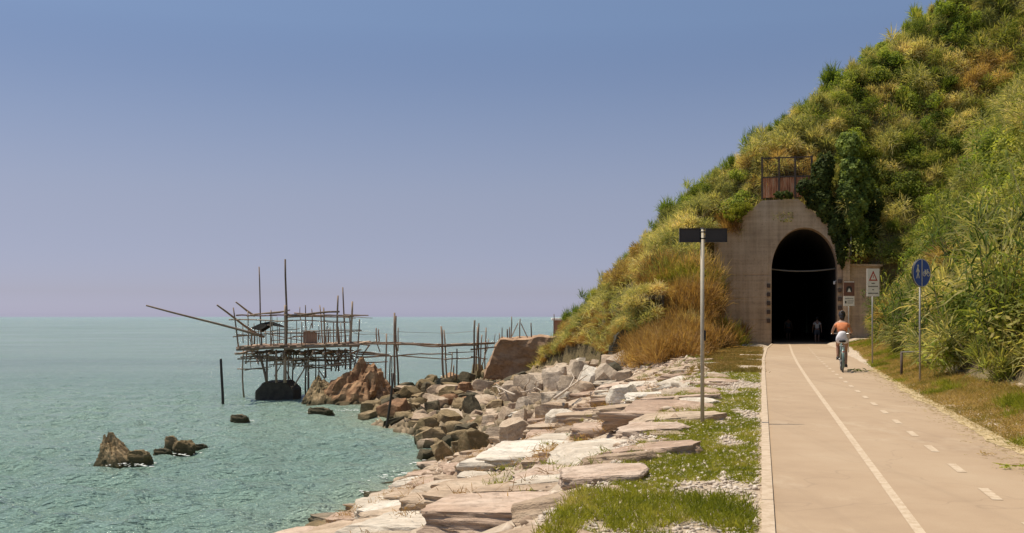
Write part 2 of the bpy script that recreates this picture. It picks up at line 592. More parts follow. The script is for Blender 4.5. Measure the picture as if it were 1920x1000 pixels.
def strip(name, fa, fb, s0, s1, z, mt, parent=None, ds=0.5, skirt=0.0, jag=0.0):
    bm = bmesh.new()
    n = max(2, int((s1 - s0) / ds) + 1)
    ss = [s0 + (s1 - s0) * i / (n - 1) for i in range(n)]
    L = [bm.verts.new(ts(fa(s), s, z)) for s in ss]
    Rr = [bm.verts.new(ts(fb(s) + (jag * (noise.noise((s * 1.1, 0, 3)) + noise.noise((s * 3.1, 5, 3)) * .5) if jag else 0), s, z)) for s in ss]
    for i in range(n - 1):
        bm.faces.new((L[i], Rr[i], Rr[i + 1], L[i + 1]))
    if skirt:
        for ch in (L, Rr):
            D = [bm.verts.new(v.co - Vector((0, 0, skirt))) for v in ch]
            for i in range(n - 1):
                bm.faces.new((ch[i], ch[i + 1], D[i + 1], D[i]))
    bmesh.ops.recalc_face_normals(bm, faces=bm.faces)
    for f_ in bm.faces:
        if abs(f_.normal.z) > 0.9 and f_.normal.z < 0: f_.normal_flip()
    return bm_obj(name, bm, mt, parent, recalc=False)


path = strip('path', lambda s: p_left(s) + 0.10, p_right, -6, SP + 62, 0.0, m_path, skirt=0.2)
tag(path, kind='structure')
kb = bmesh.new()
s = -6.0
kseg = []
while s < 60.5:                      # kerb cast in five metre lengths with open joints
    kseg.append((s, min(s + 4.985, 61.0)))
    s += 5.0
for a, b_ in kseg:
    strip('kerb', p_left, lambda q: p_left(q) + 0.098, a, b_, 0.025, m_kerb, path, 1.0, skirt=0.16)
strip('lane_line', lambda s: 1.10 + bend(s) * 0.8, lambda s: 1.10 + bend(s) * 0.8 + float(np.interp(s, [0, 60], [0.075, 0.10])), -6, 61.5, 0.004, m_line, path)
s = 6.35
while s < 58:
    c0 = 2.0 + bend(s) * 0.95
    strip('dash', lambda q, c0=c0: c0 - 0.045, lambda q, c0=c0: c0 + 0.045, s, s + 0.62, 0.004, m_line, path)
    s += 1.62
# ------------------------------------------------------------------ tunnel portal
m_conc, nt, b = mat('weathered_concrete')
p = pos(nt, obj=True)
n1 = noise_n(nt, p, 0.45, 5, 0.65)
st = noise_n(nt, pos(nt, (2.2, 2.2, 0.10), obj=True), 1.5, 5, 0.7)
bd = noise_n(nt, pos(nt, (0.15, 0.15, 5.0), obj=True), 1.0, 3, 0.6)
n3 = noise_n(nt, p, 9.0, 5, 0.7)
f = math_n(nt, 'ADD', math_n(nt, 'MULTIPLY', n1, 0.4), math_n(nt, 'MULTIPLY', st, 0.35))
f = math_n(nt, 'ADD', f, math_n(nt, 'MULTIPLY', bd, 0.25))
c = ramp_node(nt, f, [(0.36, (0.26, 0.18, 0.115)), (0.5, (0.49, 0.355, 0.235)), (0.64, (0.64, 0.485, 0.34))])
c = mixc(nt, ramp_node(nt, n3, [(0.3, (0.5, 0.5, 0.5)), (0.45, (0, 0, 0))]), c, (0.12, 0.09, 0.06))
nt.links.new(c, b.inputs['Base Color'])
b.inputs['Roughness'].default_value = 0.92
bump_n(nt, b, math_n(nt, 'ADD', math_n(nt, 'MULTIPLY', bd, 0.7), math_n(nt, 'MULTIPLY', n3, 0.4)), 0.6, 0.04)
m_lining = plain('darkened_lining', (0.035, 0.032, 0.028), 0.95)  # tunnel darkness put into the colour of lining and floor
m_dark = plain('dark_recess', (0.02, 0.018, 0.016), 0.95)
m_rust, nt, b = mat('rusty_sheet')
p = pos(nt, (3, 3, 0.5), obj=True)
n1 = noise_n(nt, p, 2.0, 5, 0.7)
nt.links.new(ramp_node(nt, n1, [(0.36, (0.26, 0.10, 0.05)), (0.5, (0.55, 0.24, 0.12)), (0.64, (0.62, 0.42, 0.27))]), b.inputs['Base Color'])
b.inputs['Roughness'].default_value = 0.85
m_iron = plain('rusty_iron', (0.09, 0.06, 0.045), 0.8)
m_steel = plain('galvanised_steel', (0.36, 0.34, 0.30), 0.5, 0.5, 0.2, 30)

portal = empty('tunnel_portal', ts(2.43, SP, 0), -PA)       # local x right, y into the hill
tag(portal, 'stained concrete tunnel portal with a tall dark arch at the foot of the hill', 'tunnel portal')


def arch(n=22, hw=1.86, spring=4.35, top=6.85):
    out = []
    for i in range(n + 1):
        a = PI * i / n
        out.append((hw * math.cos(a), spring + (top - spring) * math.sin(a)))
    return out                       # from right springing to left springing


def prism(name, outline, y0, y1, mt, parent, bevel=0.0):
    bm = bmesh.new()
    f_ = bm.faces.new([bm.verts.new((x, y0, z)) for x, z in outline])
    r = bmesh.ops.extrude_face_region(bm, geom=[f_])
    bmesh.ops.translate(bm, verts=[v for v in r['geom'] if isinstance(v, bmesh.types.BMVert)], vec=(0, y1 - y0, 0))
    return bm_obj(name, bm, mt, parent)


roof = [(-5.2, 6.05), (-5.1, 6.2), (-2.42, 8.5), (-0.35, 8.55), (1.5, 6.85), (2.14, 6.22)]
A_ = arch()
outline = [(-5.22, -0.4)] + roof + [(2.14, -0.4), (1.86, -0.4)] + A_ + [(-1.86, -0.4)]
prism('face_wall', outline, 0.0, 1.3, m_conc, portal)
prism('buttress', [(2.15, -0.4), (2.15, 6.15), (2.55, 5.75), (2.55, -0.4)], -0.25, 1.0, m_conc, portal)
prism('wing_wall', [(2.56, -0.4), (2.56, 4.55), (4.25, 4.5), (4.3, -0.4)], 0.1, 0.9, m_conc, portal)
prism('wing_coping', [(2.56, 4.553), (2.56, 4.68), (4.36, 4.63), (4.36, 4.503)], -0.02, 1.0, m_conc, portal)
# formwork lifts: shallow proud bands and recessed pour joints on the left field
for k in range(4):
    for i, (xa, xb) in enumerate(((-5.0, -3.55), (-3.5, -2.02))):
        bm = bmesh.new()
        add_box(bm, Vector(((xa + xb) / 2, -0.003, 0.75 + k * 1.33)), (xb - xa, 0.03, 1.28), bevel=0.006)
        bm_obj('pour_panel', bm, m_conc, portal)
# lining
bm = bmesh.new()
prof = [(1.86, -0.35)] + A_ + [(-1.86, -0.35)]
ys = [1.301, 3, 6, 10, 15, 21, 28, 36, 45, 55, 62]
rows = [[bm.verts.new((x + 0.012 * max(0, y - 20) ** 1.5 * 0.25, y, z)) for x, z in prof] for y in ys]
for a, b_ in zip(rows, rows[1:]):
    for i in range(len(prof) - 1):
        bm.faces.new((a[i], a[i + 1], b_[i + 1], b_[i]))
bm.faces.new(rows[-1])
bm_obj('lining', bm, m_lining, portal, smooth=False)
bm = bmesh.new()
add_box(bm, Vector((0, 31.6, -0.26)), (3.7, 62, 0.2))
bm_obj('tunnel_floor', bm, m_lining, portal)
# dark blocks made up to stand in for shaded notches beside the opening
for sx, n_ in ((-1, 5), (1, 4)):
    for k in range(n_):
        bm = bmesh.new()
        add_box(bm, Vector((sx * (2.02 if sx < 0 else 1.995), -0.05, 1.35 + 0.52 * k + (0.75 if sx > 0 else 0))), (0.2, 0.14, 0.24), bevel=0.02)
        bm_obj('notch_block', bm, m_iron, portal)
# cross tie sagging across the arch, with its lamp
bm = bmesh.new()
add_tube(bm, [(x, 1.0, 4.32 + 0.14 * (x / 1.85) ** 2) for x in np.linspace(-1.85, 1.85, 13)], 0.045)
bm_obj('cross_tie', bm, plain('cable_grey', (0.14, 0.13, 0.11), 0.6), portal)
bm = bmesh.new()
add_box(bm, Vector((1.74, 0.7, 3.6)), (0.12, 0.12, 0.2), bevel=0.03)
add_tube(bm, [(1.74, 0.7, 3.62), (1.86, 0.7, 3.75)], 0.02)
bm_obj('lamp_housing', bm, plain('white_enamel', (0.8, 0.8, 0.78), 0.4), portal)
# drain pipe up the right side
bm = bmesh.new()
add_tube(bm, [(2.62, -0.1, 4.7), (2.62, -0.1, 7.6)], 0.04)
bm_obj('drain_pipe', bm, m_steel, portal)

fence = empty('safety_fence', ts(2.43, SP, 0) + Vector((0, 0, 8.67)), -PA)
tag(fence, 'rusty mesh fence with sheet panels standing on top of the tunnel portal', 'fence')
px_ = [-2.4, -1.42, -0.5, 0.45]
for x in px_:
    bm = bmesh.new()
    add_box(bm, Vector((x, 0.35, 1.2)), (0.11, 0.11, 2.5))
    bm_obj('post', bm, m_iron, fence)
for a, b_ in zip(px_, px_[1:]):
    for z in (2.38, 1.24):
        bm = bmesh.new()
        add_box(bm, Vector(((a + b_) / 2, 0.35, z)), (b_ - a - 0.12, 0.07, 0.07))
        bm_obj('rail', bm, m_iron, fence)
    bm = bmesh.new()
    n_ = 16
    prevs = None
    for i in range(n_ + 1):
        x = a + 0.06 + (b_ - a - 0.12) * i / n_
        y = 0.35 + (0.03 if i % 2 else -0.03)
        cur = [bm.verts.new((x, y, 0.03)), bm.verts.new((x, y, 1.2))]
        if prevs: bm.faces.new((prevs[0], cur[0], cur[1], prevs[1]))
        prevs = cur
    bm_obj('sheet_panel', bm, m_rust, fence)
    bm = bmesh.new()
    for i in range(9):
        x = a + 0.05 + (b_ - a - 0.1) * (i + .5) / 9
        add_tube(bm, [(x, 0.35, 1.27), (x, 0.35, 2.36)], 0.006, 3, False)
    for i in range(8):
        z = 1.3 + i * 0.135
        add_tube(bm, [(a + 0.05, 0.35, z), (b_ - 0.05, 0.35, z)], 0.006, 3, False)
    bm_obj('wire_mesh', bm, m_iron, fence)

# ------------------------------------------------------------------ small concrete works in the hillside and on the headland
m_bluff, nt, b = mat('sandy_bluff')
p = pos(nt, obj=True)
n1 = noise_n(nt, pos(nt, (1, 1, 2.2), obj=True), 0.7, 6, 0.65)
n3 = noise_n(nt, p, 5.0, 5, 0.7)
f = math_n(nt, 'ADD', math_n(nt, 'MULTIPLY', n1, 0.65), math_n(nt, 'MULTIPLY', n3, 0.35))
nt.links.new(ramp_node(nt, f, [(0.36, (0.20, 0.12, 0.07)), (0.5, (0.34, 0.21, 0.125)), (0.64, (0.44, 0.29, 0.18))]), b.inputs['Base Color'])
b.inputs['Roughness'].default_value = 0.95
bump_n(nt, b, f, 0.9, 0.15)


def block(name, poly, y0, y1, mt, seed, amp=0.12, cuts=5):
    """an upright block of ground: front outline poly (x, z), weathered"""
    bm = bmesh.new()
    f_ = bm.faces.new([bm.verts.new((x, y0, z)) for x, z in poly])
    r = bmesh.ops.extrude_face_region(bm, geom=[f_])
    bmesh.ops.translate(bm, verts=[v for v in r['geom'] if isinstance(v, bmesh.types.BMVert)], vec=(0, y1 - y0, 0))
    bmesh.ops.triangulate(bm, faces=bm.faces)
    for _ in range(cuts):
        bmesh.ops.subdivide_edges(bm, edges=[e for e in bm.edges if e.calc_length() > 0.45], cuts=1, use_grid_fill=True)
    bmesh.ops.triangulate(bm, faces=bm.faces)
    for v in bm.verts:
        q = v.co * 0.8 + Vector((seed, seed, 0))
        v.co += Vector((noise.noise(q), noise.noise(q + Vector((9, 0, 0))), noise.noise(q + Vector((0, 9, 0))))) * amp * 1.6
        q *= 3.1
        v.co += Vector((noise.noise(q), noise.noise(q + Vector((9, 0, 0))), noise.noise(q + Vector((0, 9, 0))))) * amp * 0.7
    return bm_obj(name, bm, mt)


def pz(pts, Y):
    return [(at(x, y, Y).x, at(x, y, Y).z) for x, y in pts]


o = block('abutment', pz([(938, 638), (1062, 634), (1070, 730), (905, 735), (912, 690), (928, 655)], 74), 74, 82, m_bluff, 3.0, 0.16)
tag(o, 'square sandy brown abutment block at the landward end of the walkway', 'abutment')

m_oldc = plain('old_lintel_concrete', (0.09, 0.07, 0.05), 0.9, 0, 0.3, 3)
bunker = empty('culvert_mouth', at(1222, 640, 51.6), R(-12))
tag(bunker, 'small dark concrete culvert mouth under a lintel in the scrubby hillside', 'culvert')
bunker.location.z = 0.3
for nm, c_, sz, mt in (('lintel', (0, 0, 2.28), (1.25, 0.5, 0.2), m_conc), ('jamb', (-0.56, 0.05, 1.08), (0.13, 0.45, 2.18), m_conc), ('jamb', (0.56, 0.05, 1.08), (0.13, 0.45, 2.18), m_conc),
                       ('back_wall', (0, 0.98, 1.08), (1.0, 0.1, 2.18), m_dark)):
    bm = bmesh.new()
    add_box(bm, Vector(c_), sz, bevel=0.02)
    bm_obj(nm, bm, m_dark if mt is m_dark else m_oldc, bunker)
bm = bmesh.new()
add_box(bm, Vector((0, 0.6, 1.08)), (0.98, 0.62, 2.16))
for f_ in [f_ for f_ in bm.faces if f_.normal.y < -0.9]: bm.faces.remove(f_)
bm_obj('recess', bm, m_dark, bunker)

m_shaded = plain('shaded_concrete', (0.065, 0.06, 0.04), 0.9, 0, 0.3, 2.0)  # darkened concrete: the block's shade is put into its colour
o = block('buttress_block', [(4.95, -1.8), (5.25, 0.2), (5.75, 0.95), (6.3, 0.9), (6.9, -1.6)], 52.6, 55.0, m_shaded, 8.0, 0.16, 4)
tag(o, 'dark concrete buttress block with its shade put into the colour below the culvert', 'buttress')

hut = empty('hut', at(1052, 628, 84) + Vector((0.4, 0, 0)), 0)
tag(hut, 'small pale roofed hut half hidden behind the reeds of the headland', 'hut')
bm = bmesh.new()
add_box(bm, Vector((0, 0, 0.1)), (2.0, 2.0, 2.2))
bm_obj('wall', bm, plain('red_plaster', (0.30, 0.16, 0.12), 0.9), hut)
bm = bmesh.new()
add_box(bm, Vector((0, 0, 1.3)), (2.4, 2.4, 0.2), bevel=0.03)
bm_obj('roof', bm, plain('white_roof', (0.72, 0.70, 0.68), 0.8), hut)
# ------------------------------------------------------------------ stones
STONE = {
    'pale': rock_mat('pale_stone', (0.46, 0.38, 0.29), (0.58, 0.50, 0.40), (0.66, 0.60, 0.51), 0.2),
    'tan': rock_mat('tan_stone', (0.32, 0.225, 0.15), (0.44, 0.325, 0.225), (0.52, 0.41, 0.30), 0.3),
    'rosy': rock_mat('rosy_stone', (0.35, 0.235, 0.165), (0.46, 0.33, 0.24), (0.55, 0.43, 0.335), 0.3),
    'brown': rock_mat('brown_weedy_stone', (0.12, 0.09, 0.042), (0.23, 0.165, 0.085), (0.36, 0.26, 0.15)),
    'dark': rock_mat('dark_wet_stone', (0.045, 0.04, 0.024), (0.09, 0.075, 0.045), (0.16, 0.125, 0.075)),
    'grey': rock_mat('grey_stone', (0.31, 0.235, 0.165), (0.43, 0.335, 0.245), (0.52, 0.425, 0.325)),
    'orange': rock_mat('orange_sandstone', (0.11, 0.062, 0.033), (0.27, 0.145, 0.075), (0.43, 0.27, 0.15), 0.25),
}


def rock_mesh(seed, dims, cuts=7, planes=9, rough=0.05, flat=False):
    """a quarried or broken stone of the given size: a box cut by random planes and worn"""
    r = random.Random(seed)
    bm = bmesh.new()
    bmesh.ops.create_cube(bm, size=2.0)
    bmesh.ops.subdivide_edges(bm, edges=bm.edges[:], cuts=cuts, use_grid_fill=True)
    cl = []
    for _ in range(planes):
        n = Vector((r.gauss(0, 1), r.gauss(0, 1), r.gauss(0, 0.35 if flat else 0.8))).normalized()
        lim = sum(abs(q) for q in n)
        cl.append((n, lim * r.uniform(0.62, 0.86)))
    off = Vector((seed * 3.7, seed * 1.3, seed * 2.1))
    for v in bm.verts:
        p = v.co.copy()
        p.x += 0.16 * noise.noise(p * 0.7 + off)
        p.y += 0.16 * noise.noise(p * 0.7 + off * 2)
        for n, d in cl:
            e = p.dot(n) - d
            if e > 0: p -= n * e
        nn = p.normalized()
        q = p * 1.7 + off
        k = rough * (noise.noise(q) + 0.6 * noise.noise(q * 2.3) + 0.5 * noise.noise(q * 5.1))
        p += Vector((nn.x, nn.y, nn.z * (0.5 if flat else 1.0))) * k
        v.co = Vector((p.x * dims[0] / 2, p.y * dims[1] / 2, p.z * dims[2] / 2))
    bmesh.ops.recalc_face_normals(bm, faces=bm.faces)
    me = bpy.data.meshes.new('rock')
    bm.to_mesh(me)
    bm.free()
    me.polygons.foreach_set('use_smooth', [True] * len(me.polygons))
    me.set_sharp_from_angle(angle=R(28))
    me.materials.append(STONE['tan'])
    return me


def stone(name, me, loc, rot, scale, tone):
    o = bpy.data.objects.new(name, me)
    COL.objects.link(o)
    o.location = loc
    o.rotation_euler = rot
    o.scale = scale
    o.material_slots[0].link = 'OBJECT'
    o.material_slots[0].material = STONE[tone]
    return o


SLABS = [rock_mesh(i, (1, 1, 1), 12, 10, 0.12, True) for i in range(10)]
BOULD = [rock_mesh(20 + i, (1, 1, 1), 7, 11, 0.07) for i in range(10)]
ROUND = [rock_mesh(40 + i, (1, 1, 1), 9, 26, 0.22) for i in range(4)]
ROCKS = []            # (object, tone, noun, zone)  labelled at the end
taken = []


def free(x, y, r):
    return all((x - a) ** 2 + (y - b) ** 2 > (0.72 * (r + c)) ** 2 for a, b, c in taken)


def slope_at(t, s):
    e = 0.5
    g = lambda a, b_: float(base_z(a, b_))
    return math.atan((g(t + e, s) - g(t - e, s)) / (2 * e))


def put_slab(x, y, w, d, h, tone, yaw=0.0, tilt=0.15, lift=0.22, seed=0):
    """slab whose middle is seen near pixel x, y: w across, d along, h thick"""
    p = hit(x, y, sea=False)
    t, s = to_ts(p.x, p.y)
    sl = slope_at(t, s) * tilt
    d *= 1.35
    h = min(h * 0.6, 0.34)
    o = stone('slab', SLABS[seed % len(SLABS)], (p.x, p.y, p.z - h / 2 + h * lift + 0.02), (rnd.gauss(0, 0.03), -sl + rnd.gauss(0, 0.03), yaw - PA), (w, d, h), tone)
    taken.append((p.x, p.y, max(w, d) * 0.5))
    ROCKS.append((o, tone, 'slab', 'shore'))
    return o


# the slabs that stand out in the photograph: pixel x, y, width, depth, height, tone, yaw
big = [
    (775, 985, 1.75, 1.05, 0.5, 'pale', 0.05), (728, 945, 1.3, 0.9, 0.5, 'pale', 0.42), (842, 938, 1.5, 0.9, 0.55, 'tan', 0.1), (985, 958, 1.9, 1.2, 0.5, 'rosy', 0.02),
    (930, 905, 1.6, 1.0, 0.5, 'tan', -0.05), (1055, 892, 1.3, 0.8, 0.5, 'rosy', 0.0), (957, 866, 1.75, 0.95, 0.85, 'pale', -0.04), (878, 878, 1.15, 0.9, 0.8, 'rosy', 0.2),
    (1022, 846, 2.0, 1.35, 0.5, 'pale', -0.03), (1122, 850, 1.35, 1.3, 0.45, 'pale', 0.5), (1064, 825, 1.9, 0.9, 0.45, 'pale', 0.0), (1058, 803, 1.8, 0.9, 0.6, 'tan', 0.0),
    (1150, 805, 1.6, 0.9, 0.5, 'rosy', 0.1), (1118, 781, 1.9, 0.8, 0.65, 'tan', 0.08), (1225, 782, 1.6, 0.8, 0.5, 'rosy', 0.0), (1195, 765, 2.0, 0.9, 0.5, 'tan', -0.08),
    (1175, 751, 1.9, 0.9, 0.55, 'rosy', 0.04), (1240, 742, 1.6, 0.9, 0.4, 'pale', 0.0), (1260, 765, 1.4, 0.9, 0.35, 'rosy', 0.0), (1040, 905, 1.4, 0.6, 0.35, 'pale', 0.1),
    (600, 985, 0.85, 0.8, 0.75, 'rosy', 0.3), (655, 975, 0.8, 0.8, 0.6, 'rosy', 0.1), (1130, 893, 0.9, 0.7, 0.35, 'rosy', 0.2), (1010, 923, 1.4, 0.7, 0.4, 'tan', -0.1),
    (880, 975, 0.9, 0.7, 0.45, 'tan', 0.3), (1225, 805, 1.1, 0.7, 0.35, 'rosy', 0.0), (1300, 757, 1.0, 0.7, 0.3, 'pale', 0.0), (1225, 720, 1.5, 0.9, 0.35, 'pale', 0.05),
]
for i, (x, y, w, d, h, tone, yaw) in enumerate(big):
    put_slab(x, y, w, d, h, tone, yaw, seed=i)

# the rest of the revetment, fitted between them
n = 0
for k in range(9000):
    s_ = rnd.uniform(5.0, 47)
    tt_, ts_ = np.interp(s_, _S, _TT), np.interp(s_, _S, _TS)
    t_ = rnd.uniform(max(ts_, -12.5) - 0.3, tt_ + 0.5)
    p = ts(t_, s_, 0)
    p.z = ground(p.x, p.y)
    x, y = proj(p)
    if not (520 < x < 1420 and y < 1090): continue
    w = rnd.uniform(0.55, 1.9) * (1.0 if k < 3000 else 0.62)
    d = w * rnd.uniform(0.6, 1.1)
    if not free(p.x, p.y, (w + d) / 4): continue
    h = rnd.uniform(0.22, 0.38) * min(1, w)
    wet = p.z < -2.9
    tone = rnd.choice(['brown', 'rosy', 'tan']) if wet else rnd.choices(['tan', 'rosy', 'pale', 'grey'], [6, 4, 2, 1])[0]
    chunk = rnd.random() < 0.4 and w < 1.2
    o = stone('slab', rnd.choice(BOULD if chunk else SLABS), (p.x, p.y, p.z - h * 0.34), (rnd.gauss(0, 0.07), -slope_at(t_, s_) * 0.25 + rnd.gauss(0, 0.06), -PA + rnd.gauss(0, 0.5)), (w, d, h), tone)
    taken.append((p.x, p.y, (w + d) / 4))
    if chunk: o.name = 'shore_stone'
    ROCKS.append((o, tone, 'stone' if chunk else 'slab', 'shore'))
    n += 1
    if n > 262: break


def put_boulder(x, y, w, h, tone, d=None, yaw=0.0, rx=0.0, ry=0.0, Y=None, z=None, seed=None, noun='boulder', zone='jumble', sink=0.2, rock=False):
    """boulder whose foot is seen at pixel x, y"""
    p = hit(x, y) if Y is None else at(x, y, Y)
    if z is not None: p.z = z
    d = d or w * 0.85
    p = p + Vector((p.x, p.y, 0)).normalized() * (d * 0.35)
    o = stone('boulder', (ROUND if rock else BOULD)[(seed if seed is not None else rnd.randrange(99)) % (4 if rock else 10)], (p.x, p.y, p.z + h * (0.5 - sink)), (rx, ry, yaw), (w, d, h), tone)
    taken.append((p.x, p.y, (w + d) / 4))
    ROCKS.append((o, tone, noun, zone))
    return o


def wpx(px_w, y_px):
    """metres for a width in pixels at sea level seen at row y"""
    return px_w / FPX * FPX * (EYE - SEA) / (y_px - 594)


# boulders one can pick out in the spit: foot x, foot y, width px, height px, tone
for (x, y, w, h, tone) in [
    (833, 868, 36, 38, 'brown'), (892, 852, 46, 42, 'brown'), (797, 834, 28, 30, 'brown'), (800, 862, 34, 16, 'dark'), (825, 830, 26, 26, 'brown'), (862, 838, 40, 30, 'brown'),
    (935, 830, 40, 22, 'grey'), (850, 815, 34, 22, 'brown'), (780, 808, 26, 16, 'brown'), (757, 792, 34, 16, 'brown'), (738, 800, 40, 10, 'dark'), (785, 795, 36, 16, 'brown'),
    (812, 780, 24, 24, 'dark'), (886, 782, 30, 34, 'dark'), (930, 775, 34, 22, 'brown'), (905, 800, 30, 16, 'brown'), (925, 800, 30, 24, 'tan'), (951, 792, 26, 22, 'tan'),
    (745, 765, 34, 14, 'brown'), (770, 752, 40, 22, 'brown'), (800, 745, 16, 26, 'dark'), (735, 750, 26, 20, 'dark'), (815, 760, 40, 16, 'tan'), (760, 735, 26, 16, 'dark'),
    (840, 745, 40, 20, 'tan'), (870, 742, 30, 22, 'orange'), (905, 738, 36, 22, 'tan'), (875, 722, 26, 20, 'dark'), (835, 735, 30, 20, 'dark'), (895, 712, 18, 26, 'brown'),
    (945, 745, 26, 26, 'brown'), (962, 750, 30, 34, 'grey'), (985, 745, 36, 38, 'grey'), (1012, 745, 40, 40, 'grey'), (1040, 735, 40, 42, 'grey'), (1065, 738, 30, 30, 'grey'),
    (1092, 728, 30, 44, 'grey'), (1078, 712, 24, 34, 'grey'), (1110, 730, 40, 36, 'pale'), (1135, 722, 34, 34, 'grey'), (1150, 712, 40, 26, 'dark'), (1005, 765, 34, 24, 'tan'),
    (1035, 762, 30, 24, 'grey'), (985, 775, 30, 26, 'grey'), (975, 800, 30, 26, 'tan'), (955, 815, 30, 20, 'tan'), (1000, 790, 36, 18, 'tan'), (1060, 758, 24, 20, 'pale'),
]:
    p = hit(x, y)
    sc = p.y / FPX
    put_boulder(x, y, w * sc * 1.12, h * sc * 1.35, tone, yaw=rnd.uniform(0, 6.3), rx=rnd.gauss(0, 0.2), ry=rnd.gauss(0, 0.2))
n = 0
for k in range(20000):
    x, y = rnd.uniform(690, 1180), rnd.uniform(690, 860)
    if y > 870 - abs(x - 860) * 0.35 or (x < 790 and y > 795) or y < 730 - (x - 740) * 0.12: continue
    if 815 < x < 872 and 768 < y < 790: continue                   # the little pool
    p = hit(x, y)
    if p is None or hill_z(*to_ts(p.x, p.y)) > base_z(*to_ts(p.x, p.y)): continue
    w = rnd.uniform(0.5, 1.35)
    if not free(p.x, p.y, w * 0.42): continue
    low = p.z < -2.7
    tone = rnd.choices(['brown', 'dark', 'tan', 'orange'], [6, 2, 3, 1])[0] if low else rnd.choices(['grey', 'tan', 'pale'], [4, 3, 2])[0]
    put_boulder(x, y, w, w * rnd.uniform(0.5, 0.95), tone, w * rnd.uniform(.6, 1.0), rnd.uniform(0, 6.3), rnd.gauss(0, .25), rnd.gauss(0, .25), sink=0.25)
    n += 1
    if n > 150: break

# the orange outcrop that carries the landward half of the platform
def crag(name, c, size, seed, tone, peak):
    bm = bmesh.new()
    bmesh.ops.create_icosphere(bm, subdivisions=5, radius=1)
    off = Vector((seed, seed * 2, 0))
    for v in bm.verts:
        p = v.co.copy()
        k = 1 - max(0, p.z)
        q = Vector((p.x * 1.2, p.y * 1.2, p.z * 0.6)) * 1.4 + off
        r_ = 1 + 0.30 * noise.noise(q) + 0.16 * noise.noise(q * 2.4) + 0.11 * noise.ridged_multi_fractal(q * 2.0, 1, 2, 4, 1, 2) - 0.1 + 0.06 * noise.ridged_multi_fractal(q * 5.5, 1, 2, 3, 1, 2) + 0.05 * noise.noise(q * 9)
        z = max(p.z, -0.3)
        w = 1 - 0.62 * max(0, z)
        v.co = Vector((p.x * r_ * w * size[0] / 2 + peak * max(0, z), p.y * r_ * w * size[1] / 2, z * size[2] * r_))
    me_ = bpy.data.meshes.new(name)
    bm.to_mesh(me_); bm.free()
    o = link_mesh(name, me_, None, [STONE[tone]])
    o.location = c
    for p in me_.polygons: p.use_smooth = True
    me_.set_sharp_from_angle(angle=R(24))
    return o


# rocks standing in the open water: foot x, y, width px, height px
for (x, y, w, h, tone, lab) in [
    (222, 868, 62, 66, 'brown', 'leaning pointed brown rock rising from the open water, tallest out there'),
    (262, 871, 42, 24, 'brown', 'low weedy rock touching the foot of the pointed rock in the water'),
    (306, 857, 32, 14, 'dark', 'flat dark rock awash beside the double humped rock in the water'),
    (322, 848, 24, 28, 'brown', 'weedy humped rock standing in the water with a flat one before it'),
    (344, 852, 38, 24, 'brown', 'broad brown rock awash between the humped rock and the last small one'),
    (378, 846, 22, 12, 'dark', 'small dark rock awash at the shoreward end of the row in the water'),
    (450, 793, 32, 14, 'dark', 'lone low dark rock in the water in front of the fishing platform'),
    (602, 779, 44, 13, 'dark', 'flat wave washed rock in the water in front of the orange outcrop'),
]:
    p = sea_at(x, y)
    sc = p.y / FPX
    o = put_boulder(x, y, w * sc * 1.1, h * sc * 1.5, tone, w * sc * 0.75, 0.2 if x > 225 else 0, 0, -0.35 if x < 225 else 0.05, Y=p.y, z=SEA, seed=int(x), rock=True, noun='rock', zone='sea', sink=0.3)
    if x == 222:
        ROCKS.pop(); bpy.data.objects.remove(o)
        o = crag('sea_rock', Vector((p.x, p.y, SEA - 0.05)), (1.35, 1.1, 0.95), 9.3, 'brown', -0.38)
    o.name = 'sea_rock'
    tag(o, lab, 'rock', 'rocks awash in the open water')

p = sea_at(655, 757)
o = crag('outcrop', Vector((p.x, p.y + 1.2, SEA - 0.1)), (4.2, 4.0, 2.35), 4.2, 'orange', 0.75)
tag(o, 'rugged orange sandstone outcrop rising from the water under the fishing platform', 'rock')
taken.append((p.x, p.y + 1.2, 2.4))
o = crag('outcrop', Vector((p.x - 1.6, p.y + 0.6, SEA - 0.1)), (2.2, 2.4, 1.5), 7.7, 'brown', -0.2)
tag(o, 'dark brown hump leaning on the seaward side of the orange outcrop', 'rock')

# small rubble filling the gaps
TRI = []
def ico(n_):
    bm = bmesh.new()
    bmesh.ops.create_icosphere(bm, subdivisions=1, radius=1)
    v = np.array([q.co[:] for q in bm.verts]); f_ = np.array([[q.index for q in fc.verts] for fc in bm.faces])
    bm.free()
    return v, f_
IV, IF = ico(1)


def pebbles(name, P, size, mt, flat=0.6, kind='stuff'):
    """one mesh of many small stones at points P"""
    n_ = len(P)
    j = 1 + RNG.normal(0, 0.3, (n_, len(IV), 1))
    sc = size[:, None, None] * np.stack([RNG.uniform(0.7, 1.3, n_), RNG.uniform(0.7, 1.3, n_), RNG.uniform(0.4, 0.9, n_) * flat / 0.6], -1)[:, None, :]
    a = RNG.uniform(0, 6.28, n_)
    V = IV[None] * j * sc
    x = V[..., 0] * np.cos(a)[:, None] - V[..., 1] * np.sin(a)[:, None]
    y = V[..., 0] * np.sin(a)[:, None] + V[..., 1] * np.cos(a)[:, None]
    V = np.stack([x, y, V[..., 2]], -1) + P[:, None, :]
    F_ = IF[None] + (np.arange(n_) * len(IV))[:, None, None]
    o = link_mesh(name, np_mesh(name, V.reshape(-1, 3), F_.reshape(-1, 3)), None, [mt])
    return tag(o, kind=kind)


def scatter(n_, f_ts):
    """n_ points of the land, t and s from f_ts"""
    t, s = f_ts(n_)
    return t, s, np.stack([t * CA + s * SA, -t * SA + s * CA, ground_ts(t, s)], -1)


